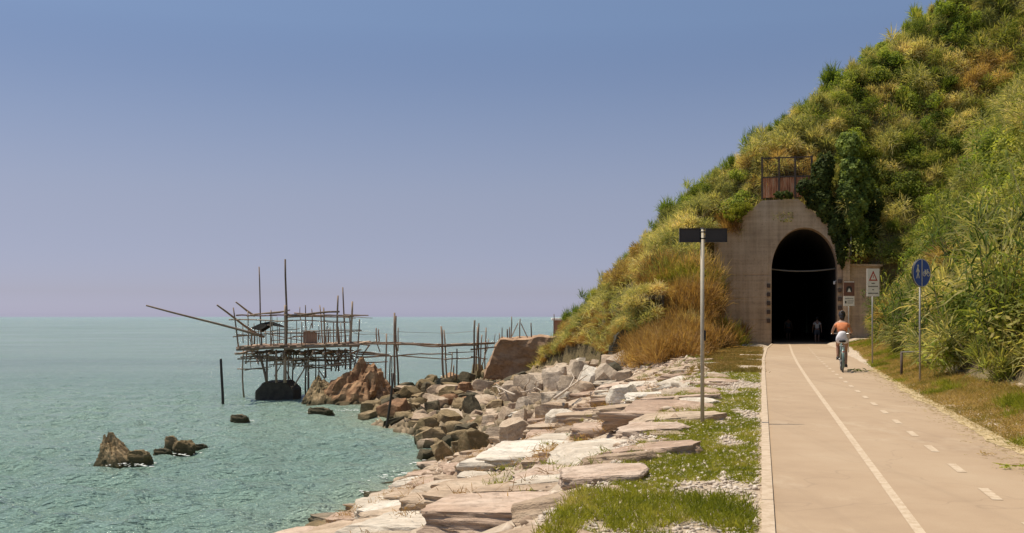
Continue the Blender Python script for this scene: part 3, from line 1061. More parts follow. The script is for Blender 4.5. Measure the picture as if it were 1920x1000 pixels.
m_rub, nt, b = mat('rubble')
n1 = noise_n(nt, pos(nt), 3.0, 3)
nt.links.new(ramp_node(nt, n1, [(0.35, (0.26, 0.18, 0.12)), (0.5, (0.42, 0.31, 0.22)), (0.65, (0.56, 0.46, 0.36))]), b.inputs['Base Color'])
b.inputs['Roughness'].default_value = 0.95


def f_rub(n_):
    s = RNG.uniform(6, 58, n_)
    tt_, ts_ = np.interp(s, _S, _TT), np.interp(s, _S, _TM)
    return ts_ + (tt_ + 0.5 - ts_) * RNG.random(n_), s


t, s, P = scatter(5200, f_rub)
P = P[hill_z(t, s) < base_z(t, s)]
tag(pebbles('rubble', P, RNG.uniform(0.02, 0.1, len(P)) * (0.6 + P[:, 1] / 40), m_rub), 'loose broken stone in the gaps between the shore slabs')
m_rub2, nt, b = mat('weedy_rubble')
n1 = noise_n(nt, pos(nt), 2.0, 3)
nt.links.new(ramp_node(nt, n1, [(0.35, (0.09, 0.07, 0.035)), (0.5, (0.19, 0.14, 0.08)), (0.65, (0.30, 0.22, 0.14))]), b.inputs['Base Color'])
b.inputs['Roughness'].default_value = 0.85


def f_spit(n_):
    s = RNG.uniform(38, 74, n_)
    tm_, ts_ = np.interp(s, _S, _TM), np.interp(s, _S, _TS)
    return ts_ + (tm_ + 3.5 - ts_) * RNG.random(n_), s


t, s, P = scatter(2600, f_spit)
x_, y_ = 960 + FPX * P[:, 0] / P[:, 1], 594 + FPX * (EYE - P[:, 2]) / P[:, 1]
P = P[~((x_ > 812) & (x_ < 874) & (y_ > 766) & (y_ < 792))]
tag(pebbles('weedy_rubble', P, RNG.uniform(0.10, 0.34, len(P)), m_rub2, 0.8), 'weedy brown stones heaped along the spit')

# foam where the water breaks
m_foam = plain('foam', (0.78, 0.78, 0.74), 0.7)
bm = bmesh.new()
fs = [(225, 872, 1.4), (250, 874, 0.9), (330, 853, 0.35), (385, 847, 0.3), (350, 856, .35), (600, 776, 1.0), (640, 770, 0.9), (585, 774, 0.5), (690, 905, 0.45), (715, 898, 0.4), (660, 770, 0.6), (790, 872, 0.5),
      (760, 890, 0.35), (800, 876, 0.4), (680, 925, 0.3), (465, 790, 0.3), (700, 780, .6)]
for x, y, w in fs:
    c0 = sea_at(x, y)
    for _ in range(int(16 * w) + 3):
        q = Vector((c0.x + rnd.gauss(0, w * 0.5), c0.y + rnd.gauss(0, 0.28), SEA + 0.02 + rnd.random() * .05))
        r_ = rnd.uniform(0.012, 0.04)
        bmesh.ops.create_icosphere(bm, subdivisions=1, radius=1, matrix=Matrix.Translation(q) @ Matrix.Diagonal((r_ * rnd.uniform(1, 3), r_, r_ * 0.35, 1)))
tag(bm_obj('foam', bm, m_foam), 'white foam where ripples break on the rocks', kind='stuff')
# ------------------------------------------------------------------ fishing platform on stilts
m_wood, nt, b = mat('weathered_wood')
p = pos(nt, (6, 6, 0.8), obj=True, jitter=True)
n1 = noise_n(nt, p, 2.0, 4, 0.7)
oi = nt.nodes.new('ShaderNodeObjectInfo')
f = math_n(nt, 'ADD', math_n(nt, 'MULTIPLY', n1, 0.6), math_n(nt, 'MULTIPLY', oi.outputs['Random'], 0.4))
nt.links.new(ramp_node(nt, f, [(0.3, (0.13, 0.088, 0.06)), (0.5, (0.25, 0.175, 0.125)), (0.75, (0.40, 0.29, 0.21))]), b.inputs['Base Color'])
b.inputs['Roughness'].default_value = 0.85
m_deck, nt, b = mat('deck_wood')
oi = nt.nodes.new('ShaderNodeObjectInfo')
n1 = noise_n(nt, pos(nt, (4, 1, 1), obj=True), 2.0, 4, 0.7)
f = math_n(nt, 'ADD', math_n(nt, 'MULTIPLY', n1, 0.4), math_n(nt, 'MULTIPLY', oi.outputs['Random'], 0.6))
nt.links.new(ramp_node(nt, f, [(0.25, (0.20, 0.12, 0.075)), (0.5, (0.36, 0.23, 0.145)), (0.8, (0.52, 0.38, 0.26))]), b.inputs['Base Color'])
b.inputs['Roughness'].default_value = 0.85
m_wetwood = plain('wet_wood', (0.035, 0.026, 0.02), 0.7)
m_pier = plain('dark_pier_concrete', (0.065, 0.053, 0.04), 0.9, 0, 0.35, 3)

trab = empty('fishing_platform', at(550, 745, 62))
trab.location.z = SEA
tag(trab, 'ramshackle wooden fishing platform on stilts with long booms over the water', 'fishing platform')
T0 = trab.location.copy()
ROWS = {'f': 60.0, 'm': 62.3, 'b': 64.6}


def pole(parent, a, b_, r, mt=None, name='pole', wob_=0.04, taper=0.75, n=6):
    a, b_ = Vector(a), Vector(b_)
    L = (b_ - a).length
    side = Vector((rnd.gauss(0, 1), rnd.gauss(0, 1), rnd.gauss(0, 0.3))) * wob_ * min(L, 4) * 0.25
    pts = [a + (b_ - a) * k / 5 + side * math.sin(PI * k / 5) + side.yzx * 0.5 * math.sin(2 * PI * k / 5) for k in range(6)]
    bm = bmesh.new()
    o_ = parent.location if parent is not None else a
    add_tube(bm, [q - o_ for q in pts], [r * (1 - (1 - taper) * k / 5) for k in range(6)], n)
    ob = bm_obj(name, bm, mt or m_wood, parent, smooth=True)
    if parent is None: ob.location = a
    return ob


def cx(x): return 260 + x * 480 / 1548
def cy(y): return 470 + y * 480 / 1548


def P2(x, y, row): return at(cx(x), cy(y), ROWS[row] if isinstance(row, str) else row)


# stilts and posts, as read off the enlarged photograph: foot, head, row, radius
for x0, y0, x1, y1, row, r in [
    (775, 800, 728, 610, 'f', 0.085), (775, 800, 772, 600, 'f', 0.07), (832, 800, 832, 600, 'f', 0.08), (885, 800, 885, 580, 'f', 0.11), (905, 805, 905, 600, 'm', 0.05),
    (930, 805, 936, 600, 'm', 0.05), (942, 815, 1008, 705, 'f', 0.05), (925, 800, 880, 700, 'm', 0.04), (637, 892, 634, 590, 'm', 0.055), (1010, 878, 1008, 600, 'm', 0.06),
    (1024, 888, 1026, 590, 'f', 0.07), (1070, 868, 1068, 640, 'm', 0.045), (1088, 860, 1090, 640, 'b', 0.045), (1130, 770, 1130, 590, 'f', 0.065), (1165, 730, 1165, 600, 'm', 0.05),
    (1125, 775, 1085, 715, 'f', 0.04), (1210, 730, 1210, 590, 'm', 0.06), (1250, 720, 1250, 590, 'b', 0.06), (1280, 720, 1280, 590, 'f', 0.08), (1300, 720, 1390, 575, 'm', 0.045),
    (1330, 575, 1300, 720, 'f', 0.045), (1050, 640, 1020, 600, 'b', 0.04), (820, 760, 880, 660, 'b', 0.035), (1190, 730, 1230, 600, 'b', 0.05), (960, 700, 1060, 600, 'b', 0.04),
    (760, 640, 700, 590, 'b', 0.04), (860, 690, 945, 600, 'm', 0.035), (1150, 700, 1090, 600, 'm', 0.035),
    # above the deck
    (603, 583, 572, 345, 'f', 0.05), (663, 585, 660, 365, 'f', 0.04), (745, 585, 728, 98, 'm', 0.05), (800, 583, 800, 360, 'f', 0.045), (890, 583, 887, 330, 'f', 0.09),
    (893, 560, 886, 52, 'f', 0.07), (955, 560, 955, 425, 'm', 0.03), (988, 598, 986, 432, 'f', 0.04), (1012, 470, 1008, 330, 'b', 0.04), (1050, 470, 1046, 352, 'b', 0.04),
    (1112, 560, 1095, 330, 'm', 0.045), (1125, 598, 1118, 345, 'f', 0.06), (1090, 540, 1090, 452, 'b', 0.03), (1180, 560, 1178, 432, 'm', 0.04), (1212, 570, 1205, 272, 'f', 0.065),
    (1252, 565, 1234, 222, 'm', 0.055), (1282, 590, 1292, 308, 'f', 0.075), (1276, 580, 1276, 410, 'b', 0.06), (1326, 575, 1335, 415, 'f', 0.05), (700, 580, 697, 440, 'b', 0.03),
    (632, 560, 628, 450, 'm', 0.03), (980, 420, 975, 340, 'm', 0.03), (850, 575, 852, 440, 'b', 0.035), (770, 580, 766, 420, 'b', 0.03), (920, 575, 920, 500, 'f', 0.035), (1150, 575, 1152, 470, 'b', 0.03),
    (1045, 440, 1035, 480, 'm', 0.03), (715, 580, 714, 500, 'f', 0.03), (690, 580, 680, 470, 'm', 0.03), (1225, 575, 1222, 440, 'b', 0.035),
]:
    pole(trab, P2(x0, y0, row), P2(x1, y1, row), r, name='post')
# rails and girts
for x0, y0, x1, y1, row, r in [
    (545, 418, 905, 430, 'f', 0.045), (900, 425, 1292, 432, 'm', 0.04), (655, 397, 890, 366, 'm', 0.06), (740, 382, 915, 360, 'f', 0.05), (880, 386, 1215, 370, 'f', 0.08),
    (900, 402, 1298, 400, 'm', 0.055), (940, 378, 1120, 392, 'b', 0.05), (1100, 390, 1300, 398, 'f', 0.05), (570, 522, 1350, 485, 'm', 0.04), (590, 510, 765, 516, 'f', 0.05), (760, 500, 990, 545, 'b', 0.035),
    (1060, 490, 1345, 480, 'f', 0.04), (600, 480, 980, 495, 'b', 0.03), (930, 520, 1290, 512, 'b', 0.03), (800, 545, 1000, 520, 'f', 0.03),
    (598, 656, 905, 645, 'f', 0.05), (615, 645, 1010, 662, 'm', 0.06), (760, 635, 1165, 668, 'b', 0.06), (930, 655, 1300, 640, 'f', 0.065), (1150, 668, 1300, 655, 'm', 0.06), (640, 672, 1060, 655, 'b', 0.05),
    (596, 716, 785, 718, 'm', 0.04), (640, 724, 805, 702, 'f', 0.04), (840, 686, 1000, 676, 'f', 0.04), (1000, 702, 1160, 714, 'm', 0.05), (1020, 716, 1140, 700, 'f', 0.04), (1160, 700, 1290, 690, 'b', 0.05),
    (1180, 680, 1300, 672, 'f', 0.05), (600, 622, 930, 615, 'b', 0.06), (900, 626, 1290, 618, 'b', 0.06), (650, 608, 1000, 612, 'm', 0.05), (1000, 608, 1300, 604, 'm', 0.06),
    (1300, 625, 1560, 640, 'm', 0.05), (1330, 615, 1500, 628, 'f', 0.045), (1290, 560, 1400, 575, 'f', 0.05),
]:
    pole(trab, P2(x0, y0, row), P2(x1, y1, row), r, name='rail', wob_=0.1)
# cross poles from the front row to the back row
for x in (600, 700, 800, 890, 985, 1060, 1125, 1210, 1285):
    pole(trab, P2(x, 622, 'f') + Vector((0, -0.5, 0)), P2(x, 622, 'f') + Vector((rnd.gauss(0, .2), 5.1, 0.05)), 0.07, name='joist')
    pole(trab, P2(x, 392, 'f') + Vector((0, -0.3, 0)), P2(x, 392, 'f') + Vector((rnd.gauss(0, .2), 4.9, 0.0)), 0.05, name='cross_rail')
# the tangle of short struts, spare poles and lashed props under and above the deck
for k in range(58):
    row = rnd.choice('fmb')
    x = rnd.uniform(640, 1300)
    y0 = rnd.uniform(600, 640)
    pole(trab, P2(x, y0, row), P2(x + rnd.gauss(0, 45), y0 + rnd.uniform(35, 95), row) + Vector((0, rnd.gauss(0, .5), 0)), rnd.uniform(0.025, 0.05), name='strut')
for k in range(26):
    row = rnd.choice('fmb')
    x, y = rnd.uniform(640, 1150), rnd.uniform(608, 700)
    pole(trab, P2(x, y, row), P2(x + rnd.uniform(80, 190), y + rnd.gauss(0, 9), row), rnd.uniform(0.025, 0.05), name='rail', wob_=0.12)
for k in range(26):
    row = rnd.choice('fmb')
    x, y = rnd.uniform(660, 1280), rnd.uniform(385, 520)
    if rnd.random() < 0.6: pole(trab, P2(x, 575, row), P2(x + rnd.gauss(0, 10), y, row), rnd.uniform(0.02, 0.04), name='post')
    else: pole(trab, P2(x, y, row), P2(x + rnd.uniform(70, 200), y + rnd.gauss(0, 10), row), rnd.uniform(0.02, 0.04), name='rail', wob_=0.1)
# deck boards, each laid front to back
xl, xr = P2(592, 590, 'f').x, P2(1338, 570, 'f').x
zd = P2(950, 592, 'f').z
n = 30
for i in range(n):
    w = (xr - xl) / n
    bm = bmesh.new()
    ln = 5.2 + rnd.gauss(0, 0.18)
    add_box(bm, Vector((0, 0, 0)), (w * rnd.uniform(0.84, 0.95), ln, 0.07))
    o = bm_obj('plank', bm, m_deck, trab)
    o.location = Vector((xl + w * (i + .5), 62.2 + rnd.gauss(0, 0.1), zd + 0.07 + rnd.uniform(0, 0.05) + 0.006 * i)) - T0
    o.rotation_euler = (rnd.gauss(0, 0.006), rnd.gauss(0, 0.05), rnd.gauss(0, 0.012))
for (xa, ya, xb, yb, Y) in ((592, 597, 900, 585, 59.7), (880, 590, 1336, 572, 59.6), (600, 590, 1330, 575, 64.8)):
    pole(trab, P2(xa, ya, Y), P2(xb, yb, Y), 0.11, name='beam', wob_=0.05, taper=0.9)
# booms
pole(trab, P2(760, 522, 'f'), P2(45, 332, 57.0), 0.085, name='boom', wob_=0.03, taper=0.6)
pole(trab, P2(740, 520, 'm'), P2(474, 330, 59.0), 0.08, name='boom', wob_=0.04, taper=0.6)
pole(trab, P2(700, 395, 'b'), P2(588, 312, 63.0), 0.075, name='boom', wob_=0.05, taper=0.6)
# stays
for a, b_, ra, rb in [((1340, 488), (1560, 510), 'f', 'm')]:
    pole(trab, P2(*a, ra), P2(*b_, rb), 0.008, name='stay', wob_=0.03, taper=1, n=3)
# winch hut and folded net
hb = P2(1031, 548, 'm')
hb.z = zd + 0.14
bm = bmesh.new()
for k in range(5):
    add_box(bm, hb - T0 + Vector(((k - 2) * 0.15, 0, 0.40)), (0.135, 0.05 if k % 2 else 0.06, 0.84 + 0.05 * (k % 3)))
add_box(bm, hb - T0 + Vector((0, 0.4, 0.38)), (0.7, 0.7, 0.78))
add_box(bm, hb - T0 + Vector((0, 0.36, 0.86)), (0.84, 0.95, 0.05))
bm_obj('winch_hut', bm, m_wood, trab)
bm = bmesh.new()
Lp = [(690, 462), (740, 440), (800, 428), (840, 440), (885, 458)]
top = [P2(x, y, 'm') - T0 for x, y in Lp]
for dy in (0,):
    prev = None
    for k, q in enumerate(top):
        sag = [0.10, 0.55, 0.28, 0.22, 0.05][k]
        ring = [bm.verts.new(q + Vector((0, -0.5, -sag * 0.8))), bm.verts.new(q + Vector((0, -0.1, 0))), bm.verts.new(q + Vector((0, 0.5, -sag)))]
        if prev:
            bm.faces.new((prev[0], ring[0], ring[1], prev[1])); bm.faces.new((prev[1], ring[1], ring[2], prev[2]))
        prev = ring
bmesh.ops.solidify(bm, geom=bm.faces[:], thickness=0.05)
bm_obj('furled_net', bm, plain('dark_net', (0.02, 0.02, 0.018), 0.9), trab)
# dark concrete footing
pf = P2(842, 905, 61.5)
w = 2.35 / 2
prof = [(-w, -0.6), (-w, 0.55), (-w + .25, 0.78), (-w * 0.6, 1.08), (w * 0.55, 1.1), (w - .25, 0.85), (w, 0.6), (w, -0.6)]
bm = bmesh.new()
f_ = bm.faces.new([bm.verts.new(Vector((pf.x - T0.x + x, 60.6 - T0.y, z))) for x, z in prof])
r_ = bmesh.ops.extrude_face_region(bm, geom=[f_])
bmesh.ops.translate(bm, verts=[v for v in r_['geom'] if isinstance(v, bmesh.types.BMVert)], vec=(0, 2.2, 0))
bmesh.ops.bevel(bm, geom=[e for e in bm.edges], offset=0.07, segments=1, affect='EDGES')
bm_obj('footing', bm, m_pier, trab)

# ------------------------------------------------------------------ walkway from the platform to the bluff
walk = empty('walkway', at(800, 735, 68))
walk.location.z = SEA
tag(walk, 'thin plank walkway on leaning poles joining the fishing platform to the bluff', 'walkway')
W0 = walk.location.copy()


def kx(x): return 680 + x * 0.26
def ky(y): return 560 + y * 0.26
def WY(x): return float(np.interp(kx(x), [660, 925, 1060], [62.0, 73.0, 76.0]))
def P4(x, y, dy=0.0): return at(kx(x), ky(y), WY(x) + dy)


for x0, y0, x1, y1, r, dy in [
    (-70, 322, 240, 328, 0.075, -0.3), (-70, 318, 260, 322, 0.07, 0.4), (235, 330, 560, 346, 0.075, -0.3), (240, 328, 585, 338, 0.07, 0.4), (555, 346, 830, 336, 0.075, -0.3), (570, 338, 950, 322, 0.08, 0.4),
    (780, 368, 960, 350, 0.06, 0.2), (-40, 385, 190, 405, 0.055, 0.0), (-40, 420, 250, 418, 0.06, 0.5), (20, 462, 180, 455, 0.045, 0), (240, 416, 430, 398, 0.05, 0.0), (420, 398, 640, 404, 0.05, 0),
    (270, 412, 600, 438, 0.045, 0.5), (590, 440, 800, 424, 0.05, 0.2), (780, 420, 900, 436, 0.05, 0.2), (620, 390, 810, 384, 0.04, 0.3), (-60, 250, 120, 262, 0.02, 0), (250, 238, 580, 252, 0.012, 0), (580, 250, 900, 240, 0.012, 0)]:
    pole(walk, P4(x0, y0, dy), P4(x1, y1, dy), r, name='rail', wob_=0.07)
for x0, y0, x1, y1, r, dy in [
    (166, 645, 172, 255, 0.06, -0.3), (195, 640, 200, 415, 0.05, 0.2), (212, 640, 208, 415, 0.04, 0.5), (232, 645, 230, 102, 0.075, -0.3), (258, 640, 240, 125, 0.07, 0.4), (254, 380, 256, 210, 0.045, 0.6),
    (588, 605, 566, 200, 0.085, -0.3), (610, 595, 585, 225, 0.065, 0.4), (575, 350, 572, 225, 0.05, 0.2), (632, 585, 645, 390, 0.05, 0.2), (655, 590, 657, 482, 0.06, 0.4), (678, 590, 680, 362, 0.06, -0.2),
    (798, 540, 808, 157, 0.08, -0.3), (818, 520, 830, 205, 0.07, 0.4), (842, 520, 838, 178, 0.07, 0.2), (845, 520, 860, 262, 0.06, -0.2), (882, 510, 890, 210, 0.06, 0.4), (885, 380, 910, 290, 0.04, 0.0),
    (862, 480, 905, 345, 0.04, 0.3), (100, 330, 98, 212, 0.05, 0), (116, 325, 114, 222, 0.05, 0.4), (125, 385, 103, 320, 0.035, 0.2), (5, 400, 50, 335, 0.045, 0.2)]:
    pole(walk, P4(x0, y0, dy), P4(x1, y1, dy), r, name='post', taper=0.8)
for i in range(44):
    x = -62 + i * 23.2
    q = P4(x, 326, 0.05)
    q.z = P4(x, np.interp(x, [-62, 240, 570, 950], [319, 324, 338, 322]), 0).z + 0.05
    bm = bmesh.new()
    add_box(bm, Vector((0, 0, 0)), (0.2, 1.05, 0.035))
    o = bm_obj('plank', bm, m_deck, walk)
    o.location = q - W0
    o.rotation_euler = (rnd.gauss(0, 0.02), rnd.gauss(0, 0.05), -0.45 + rnd.gauss(0, 0.1))

# poles left standing on the bluff, and two in the water
for i, (x0, y0, x1, y1, r) in enumerate([(948, 310, 956, 255, 0.03), (985, 315, 985, 250, 0.05), (1005, 315, 1006, 210, 0.05), (1045, 305, 1043, 220, 0.07), (1058, 302, 1060, 205, 0.06), (1068, 302, 1074, 130, 0.055), (1130, 300, 1136, 146, 0.055), (1218, 295, 1214, 175, 0.06),
                                       (1378, 290, 1380, 112, 0.05)]):
    nm = ['thin leaning pole nearest the walkway end on the bluff', 'short straight pole second from the walkway end on the bluff', 'taller pole third from the walkway end on the bluff', 'stout short pole in the close trio on the bluff',
          'middle pole of the close trio standing on the bluff', 'tallest pole of the close trio standing on the bluff', 'propped pole with two struts standing on the bluff', 'lone pole on the bluff between the propped pole and the hut',
          'slim pole standing right beside the pale roofed hut'][i]
    yb = 76 + (i % 3) * 0.6 if i < 8 else 82
    a, b_ = at(kx(x0), ky(y0) + 6, yb), at(kx(x1), ky(y1), yb)
    o = pole(None, a, b_, r, name='standing_pole')
    if i == 6:
        for dx in (-0.75, 0.75):
            bm = bmesh.new()
            add_tube(bm, [Vector((dx, 0.1, 0.15)), Vector((dx * 0.15, 0, 1.5))], 0.04)
            bm_obj('strut', bm, m_wood, o)
    tag(o, nm, 'pole', 'poles standing on the bluff')
a = sea_at(418, 757)
o = pole(None, a - Vector((0, 0, 0.5)), at(414, 673, a.y), 0.085, m_wetwood, name='mooring_pole', taper=0.85)
tag(o, 'dark mooring pole standing alone in the water beside the fishing platform', 'pole')
a = sea_at(723, 802)
o = pole(None, a - Vector((0, 0, 0.3)), at(737, 700, a.y), 0.07, m_wetwood, name='mooring_pole', taper=0.7)
tag(o, 'dark leaning pole wedged at the tip of the weedy boulder spit', 'pole')

# driftwood caught among the boulders
m_drift = plain('bleached_driftwood', (0.48, 0.39, 0.30), 0.85, 0, 0.2, 20)
for i, (x0, y0, x1, y1, lab) in enumerate([(935, 765, 1010, 755, 'long bleached branch lying across the grey boulders'), (985, 732, 1015, 768, 'bleached forked branch leaning between the grey boulders'), (965, 770, 925, 760, 'short bleached stick on the weedy boulders'),
                                          (1040, 790, 1100, 740, 'thin straight driftwood pole propped up the boulder heap')]):
    a, b_ = hit(x0, y0), hit(x1, y1)
    a.z += 0.7; b_.z += 0.75
    o = pole(None, a, b_, 0.05, m_drift, name='driftwood', wob_=0.3, taper=0.4)
    d = b_ - a
    for k in (0.4, 0.65):
        bm = bmesh.new()
        q = d * k
        add_tube(bm, [q, q + d * 0.15 + Vector((0, 0, 0.15 + 0.2 * k)), q + d * 0.2 + Vector((rnd.gauss(0, .2), 0, 0.45))], [0.03, 0.02, 0.01], 5)
        bm_obj('twig', bm, m_drift, o)
    tag(o, lab, 'driftwood', 'driftwood among the boulders')
# ------------------------------------------------------------------ vegetation
OLIVE = [(0.25, (0.1385, 0.1617, 0.0628)), (0.42, (0.3144, 0.3132, 0.1167)), (0.56, (0.5283, 0.4696, 0.1885)), (0.72, (0.7798, 0.6262, 0.3367))]
GREEN = [(0.25, (0.0882, 0.1386, 0.0252)), (0.42, (0.189, 0.252, 0.0404)), (0.56, (0.3276, 0.378, 0.0655)), (0.72, (0.5292, 0.504, 0.126))]
STRAW = [(0.25, (0.1967, 0.1286, 0.0454)), (0.42, (0.3327, 0.2345, 0.0833)), (0.56, (0.4689, 0.3252, 0.1286)), (0.72, (0.5747, 0.3932, 0.1815))]
RUST = [(0.25, (0.1495, 0.0886, 0.0342)), (0.42, (0.299, 0.1707, 0.0621)), (0.56, (0.414, 0.253, 0.1008)), (0.72, (0.46, 0.3289, 0.1553))]
IVYC = [(0.25, (0.0275, 0.04, 0.0112)), (0.42, (0.06, 0.08, 0.0213)), (0.56, (0.1063, 0.1375, 0.035)), (0.72, (0.1875, 0.2125, 0.0625))]
L_olive = leaf_mat('olive_leaf', OLIVE)
L_green = leaf_mat('green_leaf', GREEN)
L_straw = leaf_mat('straw_leaf', STRAW)
L_rust = leaf_mat('rust_grass', RUST)
L_ivy = leaf_mat('shaded_ivy_leaf', IVYC, 0.35, 0.8)  # ivy kept dark, its shade put into the leaf colour
L_cane = leaf_mat('cane_leaf', [(0.25, (0.07, 0.10, 0.018)), (0.42, (0.16, 0.20, 0.038)), (0.56, (0.28, 0.295, 0.075)), (0.76, (0.50, 0.41, 0.16))], 0.5, 0.7)
L_grass = leaf_mat('verge_grass', [(0.25, (0.10, 0.125, 0.014)), (0.42, (0.19, 0.21, 0.022)), (0.56, (0.28, 0.28, 0.04)), (0.74, (0.42, 0.36, 0.11))], 0.5, 0.9)
M_twig = plain('twig_bark', (0.14, 0.10, 0.065), 0.9)
M_culm = plain('cane_stalk', (0.24, 0.21, 0.09), 0.7)


def blades(base, dirs, length, width, droop, segs=2, rng=RNG):
    """ribbons from base along dirs, bending down; arrays of n -> verts, quads"""
    n = len(base)
    d = dirs / np.linalg.norm(dirs, axis=1, keepdims=True)
    side = np.cross(d, rng.normal(0, 1, (n, 3)))
    side /= np.linalg.norm(side, axis=1, keepdims=True) + 1e-9
    V = []
    for k in range(segs + 1):
        u = k / segs
        c = base + d * (length * u)[:, None] + np.array([0, 0, -1.0]) * (droop * length * u * u)[:, None]
        w = width * (0.75 + 0.6 * u) * (1 - u) ** 0.6 if k else width * 0.7
        w = np.broadcast_to(w, (n,))
        V += [c - side * w[:, None] / 2, c + side * w[:, None] / 2]
    V = np.stack(V, 1).reshape(-1, 3)
    f = np.array([[2 * k, 2 * k + 1, 2 * k + 3, 2 * k + 2] for k in range(segs)])
    F = f[None] + (np.arange(n) * 2 * (segs + 1))[:, None, None]
    return V, F.reshape(-1, 4)


def leaves(P, nrm, size, rng=RNG, asp=0.6):
    """single leaf quads round points P facing roughly nrm"""
    n = len(P)
    nn = nrm + rng.normal(0, 0.6, (n, 3))
    nn /= np.linalg.norm(nn, axis=1, keepdims=True) + 1e-9
    a = np.cross(nn, rng.normal(0, 1, (n, 3)))
    a /= np.linalg.norm(a, axis=1, keepdims=True) + 1e-9
    b_ = np.cross(nn, a)
    s = size[:, None]
    V = np.stack([P - a * s * .5, P + b_ * s * asp * .5, P + a * s * .5 + nn * s * 0.1, P - b_ * s * asp * .5], 1).reshape(-1, 3)
    return V, np.arange(4 * n).reshape(n, 4)


def join(parts):
    V, F, o = [], [], 0
    for v, f in parts:
        V.append(v); F.append(f + o); o += len(v)
    return np.concatenate(V), np.concatenate(F)


def stems_mesh(name, ends, rad, mt):
    bm = bmesh.new()
    for e in ends:
        e = Vector(e)
        add_tube(bm, [Vector((e.x * .1, e.y * .1, -0.3)), Vector((e.x * .45, e.y * .45, e.z * .45)), e], [rad, rad * .7, rad * .3], 4, False)
    me = bpy.data.meshes.new(name)
    bm.to_mesh(me); bm.free()
    me.materials.append(mt)
    return me


def lobes(rng, n, r, h):
    """centres and radii of the leafy masses of a bush"""
    c = np.c_[rng.normal(0, r * 0.42, n), rng.normal(0, r * 0.42, n), rng.uniform(0.15, 0.85, n) * h]
    return c, rng.uniform(0.32, 0.55, n) * r


def bush_reed(seed, n=850, r=1.0, h=1.6, L=0.62, W=0.05, up=0.55):
    """feathery bush: sprays of narrow leaves out of several masses"""
    rng = np.random.default_rng(seed)
    c, cr_ = lobes(rng, 9, r, h)
    k = rng.integers(0, 9, n)
    d = rng.normal(0, 1, (n, 3)); d /= np.linalg.norm(d, axis=1, keepdims=True)
    base = c[k] + d * (cr_[k] * rng.uniform(0.3, 0.95, n))[:, None]
    base[:, 2] = np.abs(base[:, 2])
    dirs = d * 0.8 + np.array([0, 0, up]) + rng.normal(0, 0.35, (n, 3))
    V, F = blades(base, dirs, L * rng.uniform(0.5, 1.3, n), W * rng.uniform(0.7, 1.4, n), rng.uniform(0.15, 0.7, n), 2, rng)
    return np_mesh('foliage', V, F), [tuple(q) for q in c]


def bush_leaf(seed, n=1500, r=1.0, h=1.7, size=0.16):
    rng = np.random.default_rng(seed)
    c, cr_ = lobes(rng, 10, r, h)
    k = rng.integers(0, 10, n)
    d = rng.normal(0, 1, (n, 3)); d /= np.linalg.norm(d, axis=1, keepdims=True)
    P = c[k] + d * (cr_[k] * rng.uniform(0.55, 1.05, n))[:, None]
    P[:, 2] = np.abs(P[:, 2])
    V, F = leaves(P, d + np.array([0, 0, 0.5]), size * rng.uniform(0.6, 1.35, n), rng)
    return np_mesh('foliage', V, F), [tuple(q) for q in c]


def cane(seed, n=26, h=2.7, r=0.40, L=0.62, W=0.045):
    """clump of giant cane: stalks with long arching leaves in two ranks"""
    rng = np.random.default_rng(seed)
    B, D, LL, DR = [], [], [], []
    tops = []
    for i in range(n):
        b0 = np.array([rng.normal(0, r * .45), rng.normal(0, r * .45), -0.1])
        lean = np.array([rng.normal(0, 0.16) + b0[0] * .18, rng.normal(0, 0.16) + b0[1] * .18, 1.0])
        hh = h * rng.uniform(0.6, 1.1)
        tops.append((b0, b0 + lean * hh))
        az = rng.uniform(0, 6.28)
        m = int(rng.integers(10, 16))
        for j in range(m):
            u = 0.18 + 0.82 * j / (m - 1)
            a = az + (PI if j % 2 else 0) + rng.normal(0, 0.35)
            el = rng.uniform(0.5, 1.15) if u < 0.9 else rng.uniform(1.0, 1.4)
            B.append(b0 + lean * hh * u); D.append((math.cos(a) * math.cos(el), math.sin(a) * math.cos(el), math.sin(el)))
            LL.append(L * rng.uniform(0.6, 1.25) * (0.75 if u < 0.3 else 1)); DR.append(rng.uniform(0.35, 1.15))
    n_ = len(B)
    V, F = blades(np.array(B), np.array(D), np.array(LL), W * rng.uniform(0.7, 1.3, n_), np.array(DR), 3, rng)
    bm = bmesh.new()
    for a, b_ in tops:
        add_tube(bm, [Vector(a), Vector((a + b_) / 2), Vector(b_)], [0.013, 0.011, 0.005], 3, False)
    ms = bpy.data.meshes.new('stalks')
    bm.to_mesh(ms); bm.free()
    ms.materials.append(M_culm)
    return np_mesh('foliage', V, F), ms


def proto(maker, seeds, mats_, **kw):
    out = []
    for sd, mt in zip(seeds, mats_):
        me, st = maker(sd, **kw)
        me.materials.append(mt)
        if not isinstance(st, bpy.types.Mesh):
            st = stems_mesh('stems', st, 0.035, M_twig)
        out.append((me, st))
    return out


PLANTS = []          # (object, adjective, noun)


def plant(name, pr, loc, scale, rz, mt=None, adj='', noun='', group=None, cat='shrub', tilt=(0, 0)):
    o = bpy.data.objects.new(name, pr[0])
    COL.objects.link(o)
    o.location = loc
    o.scale = scale
    o.rotation_euler = (tilt[0], tilt[1], rz)
    if mt is not None:
        o.material_slots[0].link = 'OBJECT'
        o.material_slots[0].material = mt
    c = bpy.data.objects.new('stems', pr[1])
    COL.objects.link(c)
    c.parent = o
    if group: o['group'] = group
    o['category'] = cat
    PLANTS.append((o, adj, noun))
    return o


